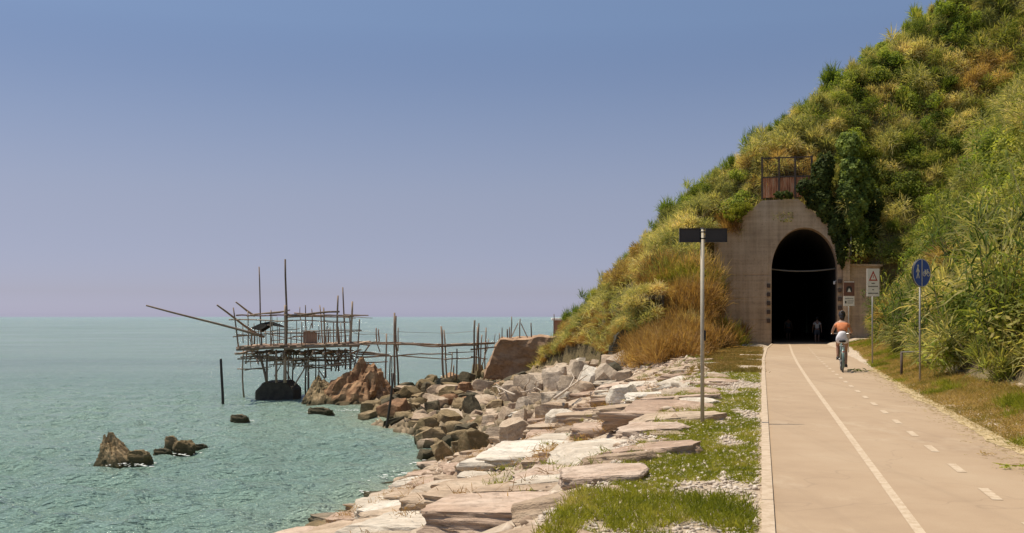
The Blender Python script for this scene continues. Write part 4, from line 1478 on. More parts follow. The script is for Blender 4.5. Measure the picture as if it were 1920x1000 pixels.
REEDS = proto(bush_reed, range(100, 105), [L_olive] * 5, n=1300, r=1.3, h=1.3, L=0.6, W=0.045)
REEDS_UP = proto(bush_reed, range(110, 113), [L_olive] * 3, n=600, r=0.7, h=1.5, L=0.85, W=0.045, up=1.3)
LEAFY = proto(bush_leaf, range(120, 124), [L_green] * 4, n=2000, r=1.25, h=1.35, size=0.15)
CANES = proto(cane, range(130, 135), [L_cane] * 5, L=0.72, W=0.06)
L_deep = leaf_mat('deep_cane_leaf', [(0.25, (0.035, 0.065, 0.012)), (0.45, (0.08, 0.125, 0.024)), (0.6, (0.15, 0.195, 0.045)), (0.78, (0.36, 0.30, 0.10))], 0.45, 0.8)
DRY = proto(bush_reed, range(140, 143), [L_rust] * 3, n=1100, r=0.9, h=0.75, L=0.85, W=0.022, up=1.5)
SPIKE = proto(bush_reed, range(150, 152), [L_olive] * 2, n=420, r=0.26, h=1.9, L=0.5, W=0.05, up=1.8)

ptk = []


CLEAR = [(1415, 285, 1530, 385, 63.2), (1210, 556, 1234, 598, 52.0), (1150, 640, 1190, 690, 56.0)]   # fence, culvert mouth and buttress stay in view


def room(p, r):
    x, y = proj(p)
    for a, b_, c, d, Y in CLEAR:
        if a - 20 * r < x < c + 20 * r and b_ < y < d + 25 * r and p.y < Y: return False
    for q, c in ptk:
        if (p - q).length < (r + c) * 0.55: return False
    ptk.append((p, r))
    return True


def on_hill(x, y):
    p = hit(x, y)
    if p is None: return None
    t, s = to_ts(p.x, p.y)
    if float(hill_z(t, s)) < float(base_z(t, s)) + 0.05: return None
    if -3.0 < t < 4.9 and s < SP + 0.6: return None
    return p


# giant cane along the foot of the slope, right of the path
for i in range(58):
    u = i / 57
    s_ = 8.5 + 46 * u ** 1.15 + rnd.gauss(0, 0.5)
    foot = float(np.interp(s_, [8, 16, 23, 27, 40, 56], [4.9, 4.55, 4.2, 4.0, 4.6, 5.7]))
    t_ = foot + rnd.choice([0.1, 0.8, 1.6, 2.4]) + rnd.uniform(0, 0.5)
    p = ts(t_, s_)
    for _ in range(5):                   # the sign posts stand clear in front of the cane
        x, y = proj(p)
        if (1625 < x < 1850 and p.y < 26.5) or (1590 < x < 1690 and p.y < 34.5): t_ += 0.45; p = ts(t_, s_)
    p.z = ground(p.x, p.y)
    k = rnd.uniform(0.8, 1.15) * (1 if s_ < 26 else 0.85)
    plant('cane_clump', rnd.choice(CANES), p, (k, k, k * rnd.uniform(0.85, 1.1)), rnd.uniform(0, 6.3), L_deep if rnd.random() < 0.62 else None, '', 'cane clump', 'giant cane along the foot of the slope', 'cane')
    ptk.append((p, 0.7))

# bushes all over the hillside
GR = {'reed': 'feathery bushes on the hillside', 'leafy': 'leafy shrubs on the hillside', 'dry': 'dry grass clumps on the hillside'}
cnt = {'reed': 0, 'leafy': 0, 'dry': 0}
for k in range(9000):
    x, y = rnd.uniform(1015, 1945), rnd.uniform(-40, 735)
    p = on_hill(x, y)
    if p is None: continue
    t, s = to_ts(p.x, p.y)
    far_left = x < 1440 and t < -2
    if 1222 < x < 1405 and y > 515 + max(0, x - 1330) * 0.9 and p.y < 61: continue      # left to the tall dry grass
    size = rnd.uniform(0.55, 1.1) * (0.75 if far_left else 1.0)
    if y > 560 and x < 1230: size *= 0.6
    if not room(p, size * 0.8): continue
    v = noise.noise(Vector((x / 130, y / 110, 4.2))) + rnd.gauss(0, 0.16)
    up_right = (x - 1400) / 520 + (300 - y) / 600
    dryness = v * 0.9 + (0.28 if far_left else -0.05) + (0.25 if y > 610 and x < 1180 else 0)
    tilt = (rnd.gauss(0, 0.12), rnd.gauss(0, 0.12))
    if far_left and y > 575 and rnd.random() < 0.75 or dryness > 0.75:
        kind, pr, mt, adj, noun, nm = 'dry', rnd.choice(DRY), (L_rust if far_left and rnd.random() < 0.4 else L_straw), 'dry', 'grass clump', 'grass_clump'
    elif dryness < -0.22 and rnd.random() < 0.75:
        kind, pr, mt, adj, noun, nm = 'leafy', rnd.choice(LEAFY), rnd.choice([L_green, L_green, L_cane]), 'fresh', 'leafy shrub', 'leafy_shrub'
        if mt is L_green: adj = 'green'
    else:
        kind, pr = 'reed', rnd.choice(REEDS + REEDS_UP)
        mt, adj = (L_straw, 'straw coloured') if dryness > 0.42 else ((L_cane, 'fresh green') if (up_right > 0.35 and rnd.random() < 0.4 or t > 4 and rnd.random() < 0.3) else (L_olive, 'olive'))
        noun, nm = 'feathery bush', 'reed_bush'
    if cnt[kind] >= 290: continue
    cnt[kind] += 1
    q = p - Vector((0, 0, 0.42 * size))
    plant(nm, pr, q, (size, size, size * rnd.uniform(0.8, 1.2)), rnd.uniform(0, 6.3), mt, adj, noun, GR[kind], {'dry': 'grass', 'reed': 'reed bush', 'leafy': 'shrub'}[kind], tilt)

for i in range(16):                  # pale scrub seen through the fence
    p = ts(rnd.uniform(-0.6, 3.2), SP + rnd.uniform(1.7, 3.2))
    p.z = ground(p.x, p.y) - 0.15
    k = rnd.uniform(0.6, 0.85)
    plant('reed_bush', rnd.choice(REEDS), p, (k, k, k), rnd.uniform(0, 6.3), rnd.choice([L_straw, L_straw, L_olive]), 'pale', 'feathery bush', GR['reed'], 'reed bush')
for k in range(60):                  # dry grass hanging round the foot of the headland
    p = on_hill(rnd.uniform(1025, 1150), rnd.uniform(590, 695))
    if p is None or not room(p, 0.45): continue
    k = rnd.uniform(0.5, 0.8)
    plant('grass_clump', rnd.choice(DRY), p - Vector((0, 0, 0.15)), (k, k, k), rnd.uniform(0, 6.3), rnd.choice([L_straw, L_rust, L_olive]), 'dry', 'grass clump', GR['dry'], 'grass')
# spires along the skyline
for i in range(64):
    x = 1045 + 740 * (i + rnd.uniform(-.3, .3)) / 63
    y = float(np.interp(x, [q[0] for q in _sky], [q[1] for q in _sky]))
    p = None
    for dy in range(-12, 50, 3):
        p = on_hill(x, y + dy)
        if p is not None: break
    if p is None: continue
    k = rnd.uniform(0.45, 0.75) * (1.45 if i % 13 == 5 else 1)
    p -= Vector((0, 0, 0.2))
    plant('spire_plant', rnd.choice(REEDS_UP), p, (k * .8, k * .8, k * rnd.uniform(1.0, 1.5)), rnd.uniform(0, 6), rnd.choice([L_green, L_green, L_olive]), 'upright', 'reed tuft', 'upright reeds along the skyline of the hill', 'reed')

# the slope of orange dry grass in front of the portal's left side
for k in range(700):
    x, y = rnd.uniform(1205, 1405), rnd.uniform(505, 690)
    if y < 515 + max(0, (x - 1300)) * 1.0 + max(0, 1235 - x) * 2 or y > 690 - (x - 1205) * 0.25: continue
    p = hit(x, y)
    if p is None or p.y > 62: continue
    if not room(p, 0.36): continue
    orange = y > 565 or x < 1250
    mt = L_rust if orange and rnd.random() < 0.8 else rnd.choice([L_straw, L_olive, L_grass])
    z_ = rnd.uniform(0.9, 1.4)
    plant('grass_clump', rnd.choice(DRY), p - Vector((0, 0, 0.1)), (z_ * .9, z_ * .9, z_), rnd.uniform(0, 6.3), mt, 'orange' if mt is L_rust else 'yellowing', 'dry grass clump', 'tall dry grass before the portal', 'grass')

# growth crowding round the culvert mouth and over the buttress
for x, y, Y, k, mt, pr in ((1200, 600, 51.2, .7, L_olive, REEDS), (1243, 592, 51.2, .65, L_straw, DRY), (1222, 552, 52.0, .6, L_olive, REEDS), (1206, 556, 51.6, .55, L_olive, REEDS), (1236, 556, 51.8, .55, L_straw, REEDS), (1196, 572, 51.3, .6, L_olive, REEDS),
                       (1246, 615, 51.0, .7, L_rust, DRY), (1222, 628, 50.9, .6, L_rust, DRY), (1204, 632, 51.0, .6, L_straw, DRY), (1162, 625, 53.4, .6, L_straw, DRY), (1175, 618, 53.6, .6, L_olive, REEDS), (1150, 640, 53.2, .5, L_straw, DRY), (1190, 625, 53.4, .6, L_olive, REEDS)):
    q = at(x, y, Y) - Vector((0, 0, 0.45 * k))
    plant('grass_clump' if pr is DRY else 'reed_bush', rnd.choice(pr), q, (k, k, k), rnd.uniform(0, 6.3), mt, 'dry' if pr is DRY else 'olive', 'grass clump' if pr is DRY else 'feathery bush', GR['dry' if pr is DRY else 'reed'], 'grass' if pr is DRY else 'reed bush')

# fresh creeper on the portal's left shoulder
for x, y in ((1372, 418), (1385, 405), (1398, 396), (1340, 560), (1335, 590)):
    p = at(x, y, 60.3)
    plant('shrub', rnd.choice(LEAFY), p, (0.55, 0.4, 0.35), rnd.uniform(0, 6), L_grass if y < 500 else L_green, 'bright green', 'creeper', 'leafy shrubs on the hillside', 'shrub')


# ivy over the right side of the portal and the ivy clad trees beside it
def ivy_mass(name, blobs, n, size, mt, seed):
    rng = np.random.default_rng(seed)
    P, D = [], []
    vol = np.array([b_[3] * b_[5] for b_ in blobs]); vol /= vol.sum()
    for (x, y, Y, rx, ry, rz), m in zip(blobs, (vol * n).astype(int)):
        c = at(x, y, Y)
        d = rng.normal(0, 1, (m, 3)); d /= np.linalg.norm(d, axis=1, keepdims=True)
        bump = 1 + 0.18 * np.sin(d[:, 0] * 7 + x) * np.cos(d[:, 2] * 6 + y)
        P.append(np.array(c) + d * np.array([rx, ry, rz]) * (rng.uniform(0.8, 1.05, m) * bump)[:, None]); D.append(d)
    P, D = np.concatenate(P), np.concatenate(D)
    V, F = leaves(P, D + np.array([0, -0.2, 0.3]), size * rng.uniform(0.6, 1.4, len(P)), rng, 0.85)
    o = np.mean(P, 0)
    me = np_mesh(name, V - o, F)
    ob = link_mesh(name, me, None, [mt])
    ob.location = o
    return ob


Yp = 59.0
o = ivy_mass('ivy', [(1540, 335, Yp + .5, 0.6, 0.4, 1.1), (1528, 375, Yp + .3, 0.55, 0.35, 0.6), (1548, 388, Yp + .2, 0.6, 0.4, 0.9), (1568, 420, Yp, 0.45, 0.35, 1.0), (1578, 470, Yp - .2, 0.32, 0.3, 0.95), (1508, 352, Yp + .3, 0.45, 0.4, 0.5),
                     (1548, 312, Yp + .6, 0.5, 0.5, 0.8), (1470, 366, Yp + .3, 0.55, 0.25, 0.22)], 9000, 0.15, L_ivy, 31)
tag(o, 'dark ivy hanging over the fence and right shoulder of the tunnel portal', 'ivy')
tb = [(1592, 275, 59.5, 0.65, 0.7, 0.8), (1600, 320, 59.2, 0.75, 0.7, 0.8), (1590, 360, 59.0, 0.6, 0.6, 0.8), (1606, 385, 59.0, 0.65, 0.6, 0.8), (1610, 430, 59.2, 0.55, 0.5, 0.8), (1596, 410, 59.0, 0.5, 0.6, 1.0), (1618, 350, 59.5, 0.6, .6, .8)]
ivt = ivy_mass('ivy_clad_tree', tb, 9000, 0.17, leaf_mat('sunlit_ivy_leaf', [(p_, tuple(v * 2.1 for v in c_)) for p_, c_ in IVYC], 0.45, 0.8), 32)  # brighter copy of the ivy colour, sunlight on the tree painted in
tag(ivt, 'tall ivy clad tree rising beside the tunnel portal above the wing wall', 'tree')
bm = bmesh.new()
a = at(1606, 500, 59.6) - ivt.location
add_tube(bm, [a, at(1604, 400, 59.4) - ivt.location, at(1596, 300, 59.4) - ivt.location], [0.16, 0.13, 0.06], 7)
bm_obj('trunk', bm, M_twig, ivt)
o = ivy_mass('ivy_curtain', [(1618, 470, 59.6, 0.7, 0.5, 0.8), (1632, 420, 59.8, 0.6, 0.5, 1.0), (1640, 380, 59.9, 0.5, 0.5, 0.9)], 2600, 0.16, L_ivy, 33)
tag(o, 'shaded curtain of creeper between the ivy clad tree and the slope', 'creeper')
o = plant('bare_bush', REEDS[0], at(1612, 492, 58.8), (0.5, 0.4, 0.35), 1.0, L_straw, '', '', None, 'shrub')
PLANTS.pop()
tag(o, 'small twiggy dry bush growing on the wing wall beside the portal', 'shrub')

# undergrowth that closes the gaps between the bushes: countless small tufts
rng = np.random.default_rng(77)
tt0 = rng.uniform(-17, 24, 90000); ss0 = rng.uniform(7, 84, 90000)
hz = hill_z(tt0, ss0)
ok = (hz > base_z(tt0, ss0) + 0.05) & ~((tt0 > -3.2) & (tt0 < 5.0) & (ss0 < SP + 0.8))
tt0, ss0, hz = tt0[ok], ss0[ok], hz[ok]
P = np.stack([tt0 * CA + ss0 * SA, -tt0 * SA + ss0 * CA, hz], -1)
x_ = 960 + FPX * P[:, 0] / P[:, 1]; y_ = 594 + FPX * (EYE - P[:, 2]) / P[:, 1]
P = P[(x_ < 2050) & (x_ > 950) & (y_ > -120)]
P = P[:27000]
nb = 9
base = np.repeat(P, nb, 0) + rng.normal(0, 0.16, (len(P) * nb, 3)) * np.array([1, 1, 0.3])
dirs = rng.normal(0, 0.55, (len(base), 3)) + np.array([-0.1, -0.15, 0.8])
V, F = blades(base, dirs, rng.uniform(0.35, 1.0, len(base)), rng.uniform(0.028, 0.06, len(base)), rng.uniform(0.1, 0.7, len(base)), 2, rng)
L_under = leaf_mat('undergrowth_leaf', OLIVE, 0.5, 0.3)
tag(link_mesh('undergrowth', np_mesh('undergrowth', V, F), None, [L_under]), 'rough olive undergrowth covering the hillside between the shrubs', kind='stuff')


# ------------------------------------------------------------------ verges
def tufts(name, P, nb, L, W, mt, spread, seed, up=0.8, fan=0.5):
    rng = np.random.default_rng(seed)
    base = np.repeat(P, nb, 0) + rng.normal(0, spread, (len(P) * nb, 3)) * np.array([1, 1, 0])
    dirs = rng.normal(0, fan, (len(base), 3)) * np.array([1, 1, 0.3]) + np.array([0, 0, up])
    LL = np.repeat(np.broadcast_to(L, (len(P),)), nb) * rng.uniform(0.5, 1.3, len(base))
    V, F = blades(base, dirs, LL, np.full(len(base), W) * rng.uniform(.7, 1.3, len(base)), rng.uniform(0.1, 0.6, len(base)), 2, rng)
    return tag(link_mesh(name, np_mesh(name, V, F), None, [mt]), kind='stuff')


def patchy(t, s):
    return np.array([noise.noise(Vector((a * 0.9, b_ * 0.42, 7.7))) + 0.5 * noise.noise(Vector((a * 2.6, b_ * 1.1, 1.7))) for a, b_ in zip(t, s)])


rng = np.random.default_rng(8)
n_ = 26000
s = 5.5 + 50 * rng.random(n_) ** 1.7
te = np.interp(s, [5, 9, 13, 18, 26, 40], [-1.75, -1.55, -1.5, -1.75, -1.9, -2.3])
t = te + (-0.06 - te) * rng.random(n_)
pv = patchy(t, s)
edge_ = (t - te) / (-te)
keep = pv + 0.30 * np.sin(np.clip(edge_, 0, 1) * PI) + 0.03 + np.where(s > 26, 0.25, 0) + np.where(edge_ > 0.9, 0.05, 0) > 0.05 + 0.22 * np.exp(-((edge_ - 0.72) / 0.16) ** 2)
t, s = t[keep], s[keep]
near = s < 30
P = np.stack([t * CA + s * SA, -t * SA + s * CA, ground_ts(t, s)], -1)
o = tufts('grass', P[near], 9, 0.085, 0.008, L_grass, 0.035, 5, 0.7, 0.5)
o['label'] = 'short green grass in patches between the path and the shore slabs'
far_ = ~near
o = tufts('dry_turf', P[far_], 8, 0.12, 0.018, leaf_mat('dry_turf_leaf', [(0.3, (0.14, 0.12, 0.025)), (0.5, (0.27, 0.19, 0.06)), (0.7, (0.36, 0.24, 0.10))], 0.3, 0.5), 0.09, 6)
o['label'] = 'yellowing turf beside the far end of the path'
# grass at the bottom edge and in joints of the slabs
n_ = 2600
s = rng.uniform(7.2, 9.2, n_); t = rng.uniform(-3.3, -0.1, n_)
pv = patchy(t * 1.3, s * 1.3)
k_ = pv > -0.05
P = np.stack([t * CA + s * SA, -t * SA + s * CA, ground_ts(t, s) + 0.03], -1)[k_]
o = tufts('tall_grass', P, 8, 0.12, 0.008, L_grass, 0.03, 9, 0.9, 0.4)
o['label'] = 'longer green grass at the edge of the nearest slabs'
s = rng.uniform(8, 42, 900); t = rng.uniform(-4.5, -1.4, 900)
pv = patchy(t * 1.7 + 9, s)
k_ = pv > 0.22
P = np.stack([t * CA + s * SA, -t * SA + s * CA, ground_ts(t, s) + 0.1], -1)[k_]
o = tufts('weeds', P, 12, 0.16, 0.012, L_grass, 0.07, 10, 0.8, 0.6)
o['label'] = 'weeds growing in the joints of the shore slabs'
n_ = 800
s = rng.uniform(9, 34, n_); t = rng.uniform(-9, -2.5, n_)
k_ = patchy(t * 1.2 + 3, s + 4) > 0.12
P = np.stack([t * CA + s * SA, -t * SA + s * CA, ground_ts(t, s) + 0.15], -1)[k_]
o = tufts('dry_weeds', P, 16, 0.2, 0.012, L_rust, 0.1, 12, 0.7, 0.8)
o['label'] = 'dry brown weeds in the gaps between the shore slabs'

# pebbles of the verge
m_peb, nt, b = mat('pale_pebble')
n1 = noise_n(nt, pos(nt), 14.0, 2)
nt.links.new(ramp_node(nt, n1, [(0.3, (0.30, 0.23, 0.17)), (0.5, (0.52, 0.43, 0.34)), (0.7, (0.68, 0.60, 0.51))]), b.inputs['Base Color'])
b.inputs['Roughness'].default_value = 0.9


def f_peb(n_):
    s = 6 + 26 * RNG.random(n_) ** 1.6
    return RNG.uniform(-1.9, -0.03, n_), s


t, s, P = scatter(9000, f_peb)
P[:, 2] += 0.005
tag(pebbles('gravel', P, RNG.uniform(0.010, 0.034, len(P)), m_peb), 'pale pebbles of the verge between the grass patches')

# right verge: rough mown grass, half dry
n_ = 15000
s = 6 + 50 * rng.random(n_) ** 1.5
ta = np.interp(s, [6, 12, 22, 34, 45, 60], [3.0, 3.0, 3.1, 3.45, 4.0, 4.4])
tb_ = np.interp(s, [8, 16, 23, 27, 40, 60], [5.2, 4.9, 4.6, 4.4, 5.0, 5.9])
u_ = rng.random(n_)
t = ta + (tb_ - ta) * u_ + np.array([0.10 * noise.noise(Vector((a * 0.9, 0, 2))) for a in s])
P = np.stack([t * CA + s * SA, -t * SA + s * CA, ground_ts(t, s)], -1)
pv = patchy(t + 20, s)
L_dryv = leaf_mat('half_dry_grass', [(0.25, (0.13, 0.13, 0.025)), (0.42, (0.25, 0.20, 0.05)), (0.56, (0.37, 0.26, 0.095)), (0.74, (0.46, 0.33, 0.15))], 0.45, 0.9)
o = tufts('verge_grass', P[pv < 0.3], 10, 0.10 + 0.10 * u_[pv < 0.3], 0.011, L_dryv, 0.06, 14, 0.7, 0.6)
o['label'] = 'half dry mown grass between the path and the cane'
g_ = (pv >= 0.3)
o = tufts('green_weeds', P[g_], 10, 0.13 + 0.22 * u_[g_], 0.014, L_grass, 0.06, 15, 0.8, 0.5)
o['label'] = 'green weeds in the right verge of the path'
# straw swept to the edge of the path
n_ = 5200
s = 6 + 26 * rng.random(n_) ** 1.4
pr_ = np.interp(s, [0, 12, 22, 34], [2.95, 2.95, 3.05, 3.35])
t = pr_ - np.abs(rng.normal(0, 0.24, n_)) + 0.16
base = np.stack([t * CA + s * SA, -t * SA + s * CA, np.full(n_, 0.006)], -1)
dirs = np.stack([rng.normal(0, 1, n_), rng.normal(0, 1, n_), rng.uniform(0, 0.08, n_)], -1)
V, F = blades(base, dirs, rng.uniform(0.04, 0.12, n_), np.full(n_, 0.008), np.zeros(n_), 1, rng)
L_sw = leaf_mat('swept_straw', [(0.3, (0.34, 0.27, 0.12)), (0.5, (0.50, 0.40, 0.21)), (0.7, (0.60, 0.50, 0.30))], 0.2, 2.0)
tag(link_mesh('straw', np_mesh('straw', V, F), None, [L_sw]), 'pale straw swept along the right edge of the path', kind='stuff')
m_chaff = plain('chaff', (0.45, 0.34, 0.19), 0.95, 0, 0.25, 9)
sand = strip('sand_drift', lambda q: p_right(q) - 0.10 + 0.26 * noise.noise((q * 0.45, 4, 0)) + 0.10 * noise.noise((q * 2.3, 8, 0)), lambda q: p_right(q) + 0.12, 3, 33, 0.0045, m_chaff, None, 0.2)
tag(sand, 'pale drift of sand and chaff along the right edge of the path', kind='stuff')

# sprigs fallen on the path
for i, (x, y, k, lab) in enumerate([(1608, 706, 1.2, 'green sprig lying on the path beside the cyclist'), (1893, 886, 0.6, 'leafy cut sprig lying on the path near the right edge of the picture'), (1850, 866, 0.35, 'thin twig lying on the path above the leafy cut sprig'),
                                    (1600, 878, 0.07, 'tiny dry leaf lying on the path left of the nearest dashes')]):
    p = hit(x, y)
    rg = np.random.default_rng(i)
    m = 26 if k > 0.1 else 3
    u = rg.random(m)
    base = np.c_[(u - 0.5) * 0.5 * k, rg.normal(0, 0.03 * k, m), rg.uniform(0.01, 0.05 * k + .012, m)]
    V, F = blades(base, np.c_[rg.normal(0.3, 1, m), rg.normal(0, 1, m), rg.uniform(-0.05, 0.35, m)], 0.16 * k * rg.uniform(.6, 1.3, m), np.full(m, 0.03 * k), rg.uniform(0, .2, m), 2, rg)
    o = link_mesh('fallen_sprig', np_mesh('fallen_sprig', V, F), None, [L_green if k > 0.5 else L_straw])
    o.location = (p.x, p.y, max(p.z, 0.0) + 0.004)
    tag(o, lab, 'sprig', 'sprigs fallen on the path')
# ------------------------------------------------------------------ signs
m_signdark = plain('dark_sign_back', (0.028, 0.026, 0.028), 0.5, 0.2, 0.2, 4)
m_signframe = plain('sign_frame', (0.015, 0.014, 0.014), 0.5)
m_pole = plain('weathered_post', (0.42, 0.37, 0.29), 0.6, 0.2, 0.12, 9)
m_white = plain('sign_white', (0.74, 0.70, 0.62), 0.5, 0, 0.05)
m_blue = plain('sign_blue', (0.02, 0.085, 0.46), 0.35, 0, 0.06)
m_red = plain('sign_red', (0.42, 0.06, 0.04), 0.45, 0, 0.08)
m_brown = plain('sign_brown', (0.17, 0.075, 0.055), 0.5, 0, 0.08)
m_ink = plain('sign_ink', (0.035, 0.03, 0.03), 0.6)
m_grey = plain('sign_back_grey', (0.22, 0.22, 0.21), 0.5, 0.4)


def sheet(name, pts, y, mt, parent, th=0.002):
    """a flat shape (x, z) standing at y, facing the camera side"""
    return prism(name, pts, y, y - th, mt, parent)


def disc(cx_, cz, rx, rz, n=32):
    return [(cx_ + rx * math.cos(2 * PI * i / n), cz + rz * math.sin(2 * PI * i / n)) for i in range(n)]


def rect(x0, z0, x1, z1):
    return [(x0, z0), (x1, z0), (x1, z1), (x0, z1)]


def post(parent, x, z0, z1, r, mt, y=0.0, n=10, name='post'):
    bm = bmesh.new()
    add_tube(bm, [(x, y, z0), (x, y, z1)], r, n)
    return bm_obj(name, bm, mt, parent, smooth=True)


# finger post on the grass verge
p = hit(1317, 795)
fp = empty('fingerpost', p, 0)
tag(fp, 'tall slim signpost with two dark boards standing on the grass verge', 'signpost')
k = p.y / FPX
post(fp, 0, -0.3, (795 - 430) * k, 3.7 * k, m_pole)
bm = bmesh.new()
add_tube(bm, [(0, 0, (795 - 430) * k), (0, 0, (795 - 428) * k)], 4.2 * k, 10)
bm_obj('cap', bm, m_grey, fp)
for x0, x1 in ((1273.5, 1313), (1323, 1363)):
    bd = prism('sign_board', rect((x0 - 1317) * k, (795 - 455) * k, (x1 - 1317) * k, (795 - 429) * k), -0.012, 0.012, m_signdark, fp)
    xa, xb, za, zb = (x0 - 1317) * k, (x1 - 1317) * k, (795 - 455) * k, (795 - 429) * k
    bm = bmesh.new()
    for c_, sz in (((xa, za), None),):
        add_box(bm, Vector(((xa + xb) / 2, -0.018, za + 0.006)), (xb - xa, 0.012, 0.012))
        add_box(bm, Vector(((xa + xb) / 2, -0.018, zb - 0.006)), (xb - xa, 0.012, 0.012))
        add_box(bm, Vector((xa + 0.006, -0.018, (za + zb) / 2)), (0.012, 0.012, zb - za - 0.026))
        add_box(bm, Vector((xb - 0.006, -0.018, (za + zb) / 2)), (0.012, 0.012, zb - za - 0.026))
    bm_obj('frame', bm, m_signframe, bd)
    for dz in (0.05, -0.05):
        bm = bmesh.new()
        add_box(bm, Vector((0, -0.004, (za + zb) / 2 + dz)), (0.085, 0.066, 0.018), bevel=0.003)
        bm_obj('clamp', bm, m_signframe if dz < 0 else m_grey, fp)
bm = bmesh.new()
add_box(bm, Vector((0.036, -0.01, (795 - 630) * k)), (0.03, 0.04, 0.16), bevel=0.01)
bm_obj('junction_box', bm, m_signframe, fp)

# blue round shared path sign
Yb = 24.0
p = Vector((at(1728, 700, Yb).x, Yb, 0)); p.z = ground(p.x, p.y)
k = Yb / FPX
bs = empty('path_sign', p, R(32))
tag(bs, 'round blue pedestrian and bicycle sign on a slim post beside the cane', 'road sign')
zc = EYE - (512 - 594) * k - p.z
rr = 27 * k
post(bs, 0, -0.4, zc + rr * 0.8, 0.022, m_steel, 0.045)
prism('disc_back', disc(0, zc, rr, rr, 40), 0.03, -0.004, m_signdark, bs)
sheet('white_rim', disc(0, zc, rr * 0.985, rr * 0.985, 40), -0.0045, m_white, bs)
fc = sheet('blue_face', disc(0, zc, rr * 0.93, rr * 0.93, 40), -0.007, m_blue, bs)
sheet('divider', rect(-rr * 0.035, zc - rr * 0.95, rr * 0.035, zc + rr * 0.95), -0.0105, m_white, fc)
q = lambda pts, ox, oz, sc: [(ox + a * sc, zc + oz + b_ * sc) for a, b_ in pts]
u = rr
man = [(-.10, .62), (-.04, .52), (-.02, .40), (.16, .12), (.10, .06), (-.03, .22), (-.02, 0.0), (.12, -.45), (.03, -.48), (-.09, -.10), (-.22, -.48), (-.32, -.44), (-.17, 0.02), (-.18, .22), (-.30, .04), (-.36, .10), (-.24, .40), (-.18, .5)]
sheet('pedestrian', q(man, -rr * 0.36, -rr * 0.02, rr * 0.78), -0.0105, m_white, fc)
sheet('pedestrian', disc(-rr * 0.36 - rr * 0.09, zc + rr * 0.49, rr * 0.085, rr * 0.085, 14), -0.0125, m_white, fc)
bm = bmesh.new()
for ox in (0.26, 0.70):
    add_ring(bm, (rr * ox, -0.011, zc - rr * 0.06), rr * 0.15, rr * 0.028, 'y', 20, 4)
L_ = lambda a, b_: add_tube(bm, [(rr * a[0], -0.011, zc + rr * a[1]), (rr * b_[0], -0.011, zc + rr * b_[1])], rr * 0.028, 4)
for a, b_ in (((.26, -.06), (.36, .14)), ((.36, .14), (.60, .14)), ((.60, .14), (.70, -.06)), ((.36, .14), (.48, -.06)), ((.48, -.06), (.60, .14)), ((.26, -.06), (.48, -.06)), ((.60, .14), (.58, .23)), ((.53, .23), (.66, .25)), ((.36, .14), (.34, .21)), ((.28, .21), (.40, .21))):
    L_(a, b_)
bm_obj('bicycle_mark', bm, m_white, fc)


def panel_sign(x, ytop, ybot, w, Y, yaw):
    p = Vector((at(x, 650, Y).x, Y, 0)); p.z = ground(p.x, p.y)
    k = Y / FPX
    e = empty('panel_sign', p, yaw)
    z1, z0 = EYE - (ytop - 594) * k - p.z, EYE - (ybot - 594) * k - p.z
    hw = w * k / 2
    return e, hw, z0, z1


# white warning panel with a red triangle; its four lines of print are too small to read in the photograph
ps, hw, z0, z1 = panel_sign(1637, 504, 556, 25, 33, R(10))
tag(ps, 'white rectangular warning panel with red triangle on post at the edge of the slope', 'road sign')
H = z1 - z0
post(ps, 0, -0.4, z1 - 0.05, 0.025, m_steel, 0.04)
pn = prism('panel', rect(-hw, z0, hw, z1), 0.012, -0.008, m_white, ps)
tri = lambda s, oz: [(-hw * 0.72 * s, z0 + H * 0.56 + oz), (hw * 0.72 * s, z0 + H * 0.56 + oz), (0, z0 + H * 0.56 + oz + H * 0.37 * s)]
sheet('red_triangle', tri(1.0, 0), -0.0085, m_red, pn)
sheet('triangle_field', tri(0.60, H * 0.045), -0.011, m_white, pn)
sheet('triangle_mark', rect(-0.012, z0 + H * 0.66, 0.012, z0 + H * 0.76), -0.0135, m_red, pn)
for zz, ww in ((0.47, 0.30), (0.36, 0.78), (0.24, 0.14), (0.11, 0.82)):
    bm = bmesh.new()
    m = max(2, int(ww * 14))
    for j in range(m):                                    # a row of small dark strokes, as illegible as in the photograph
        xx = (-ww + 2 * ww * (j + .5) / m) * hw
        add_box(bm, Vector((xx, -0.0095, z0 + H * zz)), (ww * hw * 1.5 / m, 0.002, H * rnd.uniform(0.03, 0.045)))
    bm_obj('print_line', bm, m_ink, pn)

# brown tunnel panel
pt, hw, z0, z1 = panel_sign(1592, 527, 574, 21, 44, R(8))
tag(pt, 'brown tunnel sign with white text plate standing just right of the cyclist', 'road sign')
H = z1 - z0
post(pt, 0, -0.4, z1 - 0.05, 0.02, m_steel, 0.04)
pn = prism('panel', rect(-hw, z0 + H * 0.40, hw, z1), 0.012, -0.008, m_brown, pt)
sheet('frame_line', rect(-hw * 0.96, z1 - H * 0.055, hw * 0.96, z1 - H * 0.02), -0.0085, m_white, pn)
zm = z0 + H * 0.56
sheet('tunnel_mark', [(-hw * .55, zm)] + [(hw * .55 * math.cos(PI - PI * i / 12), zm + H * 0.12 + H * 0.12 * math.sin(PI * i / 12)) for i in range(13)] + [(hw * .55, zm)], -0.0085, m_ink, pn)
sheet('road_mark', [(-hw * .34, zm), (hw * .34, zm), (hw * .06, zm + H * 0.14), (-hw * .06, zm + H * 0.14)], -0.011, m_white, pn)
pl = prism('text_plate', rect(-hw, z0, hw, z0 + H * 0.395), 0.012, -0.008, m_white, pt)
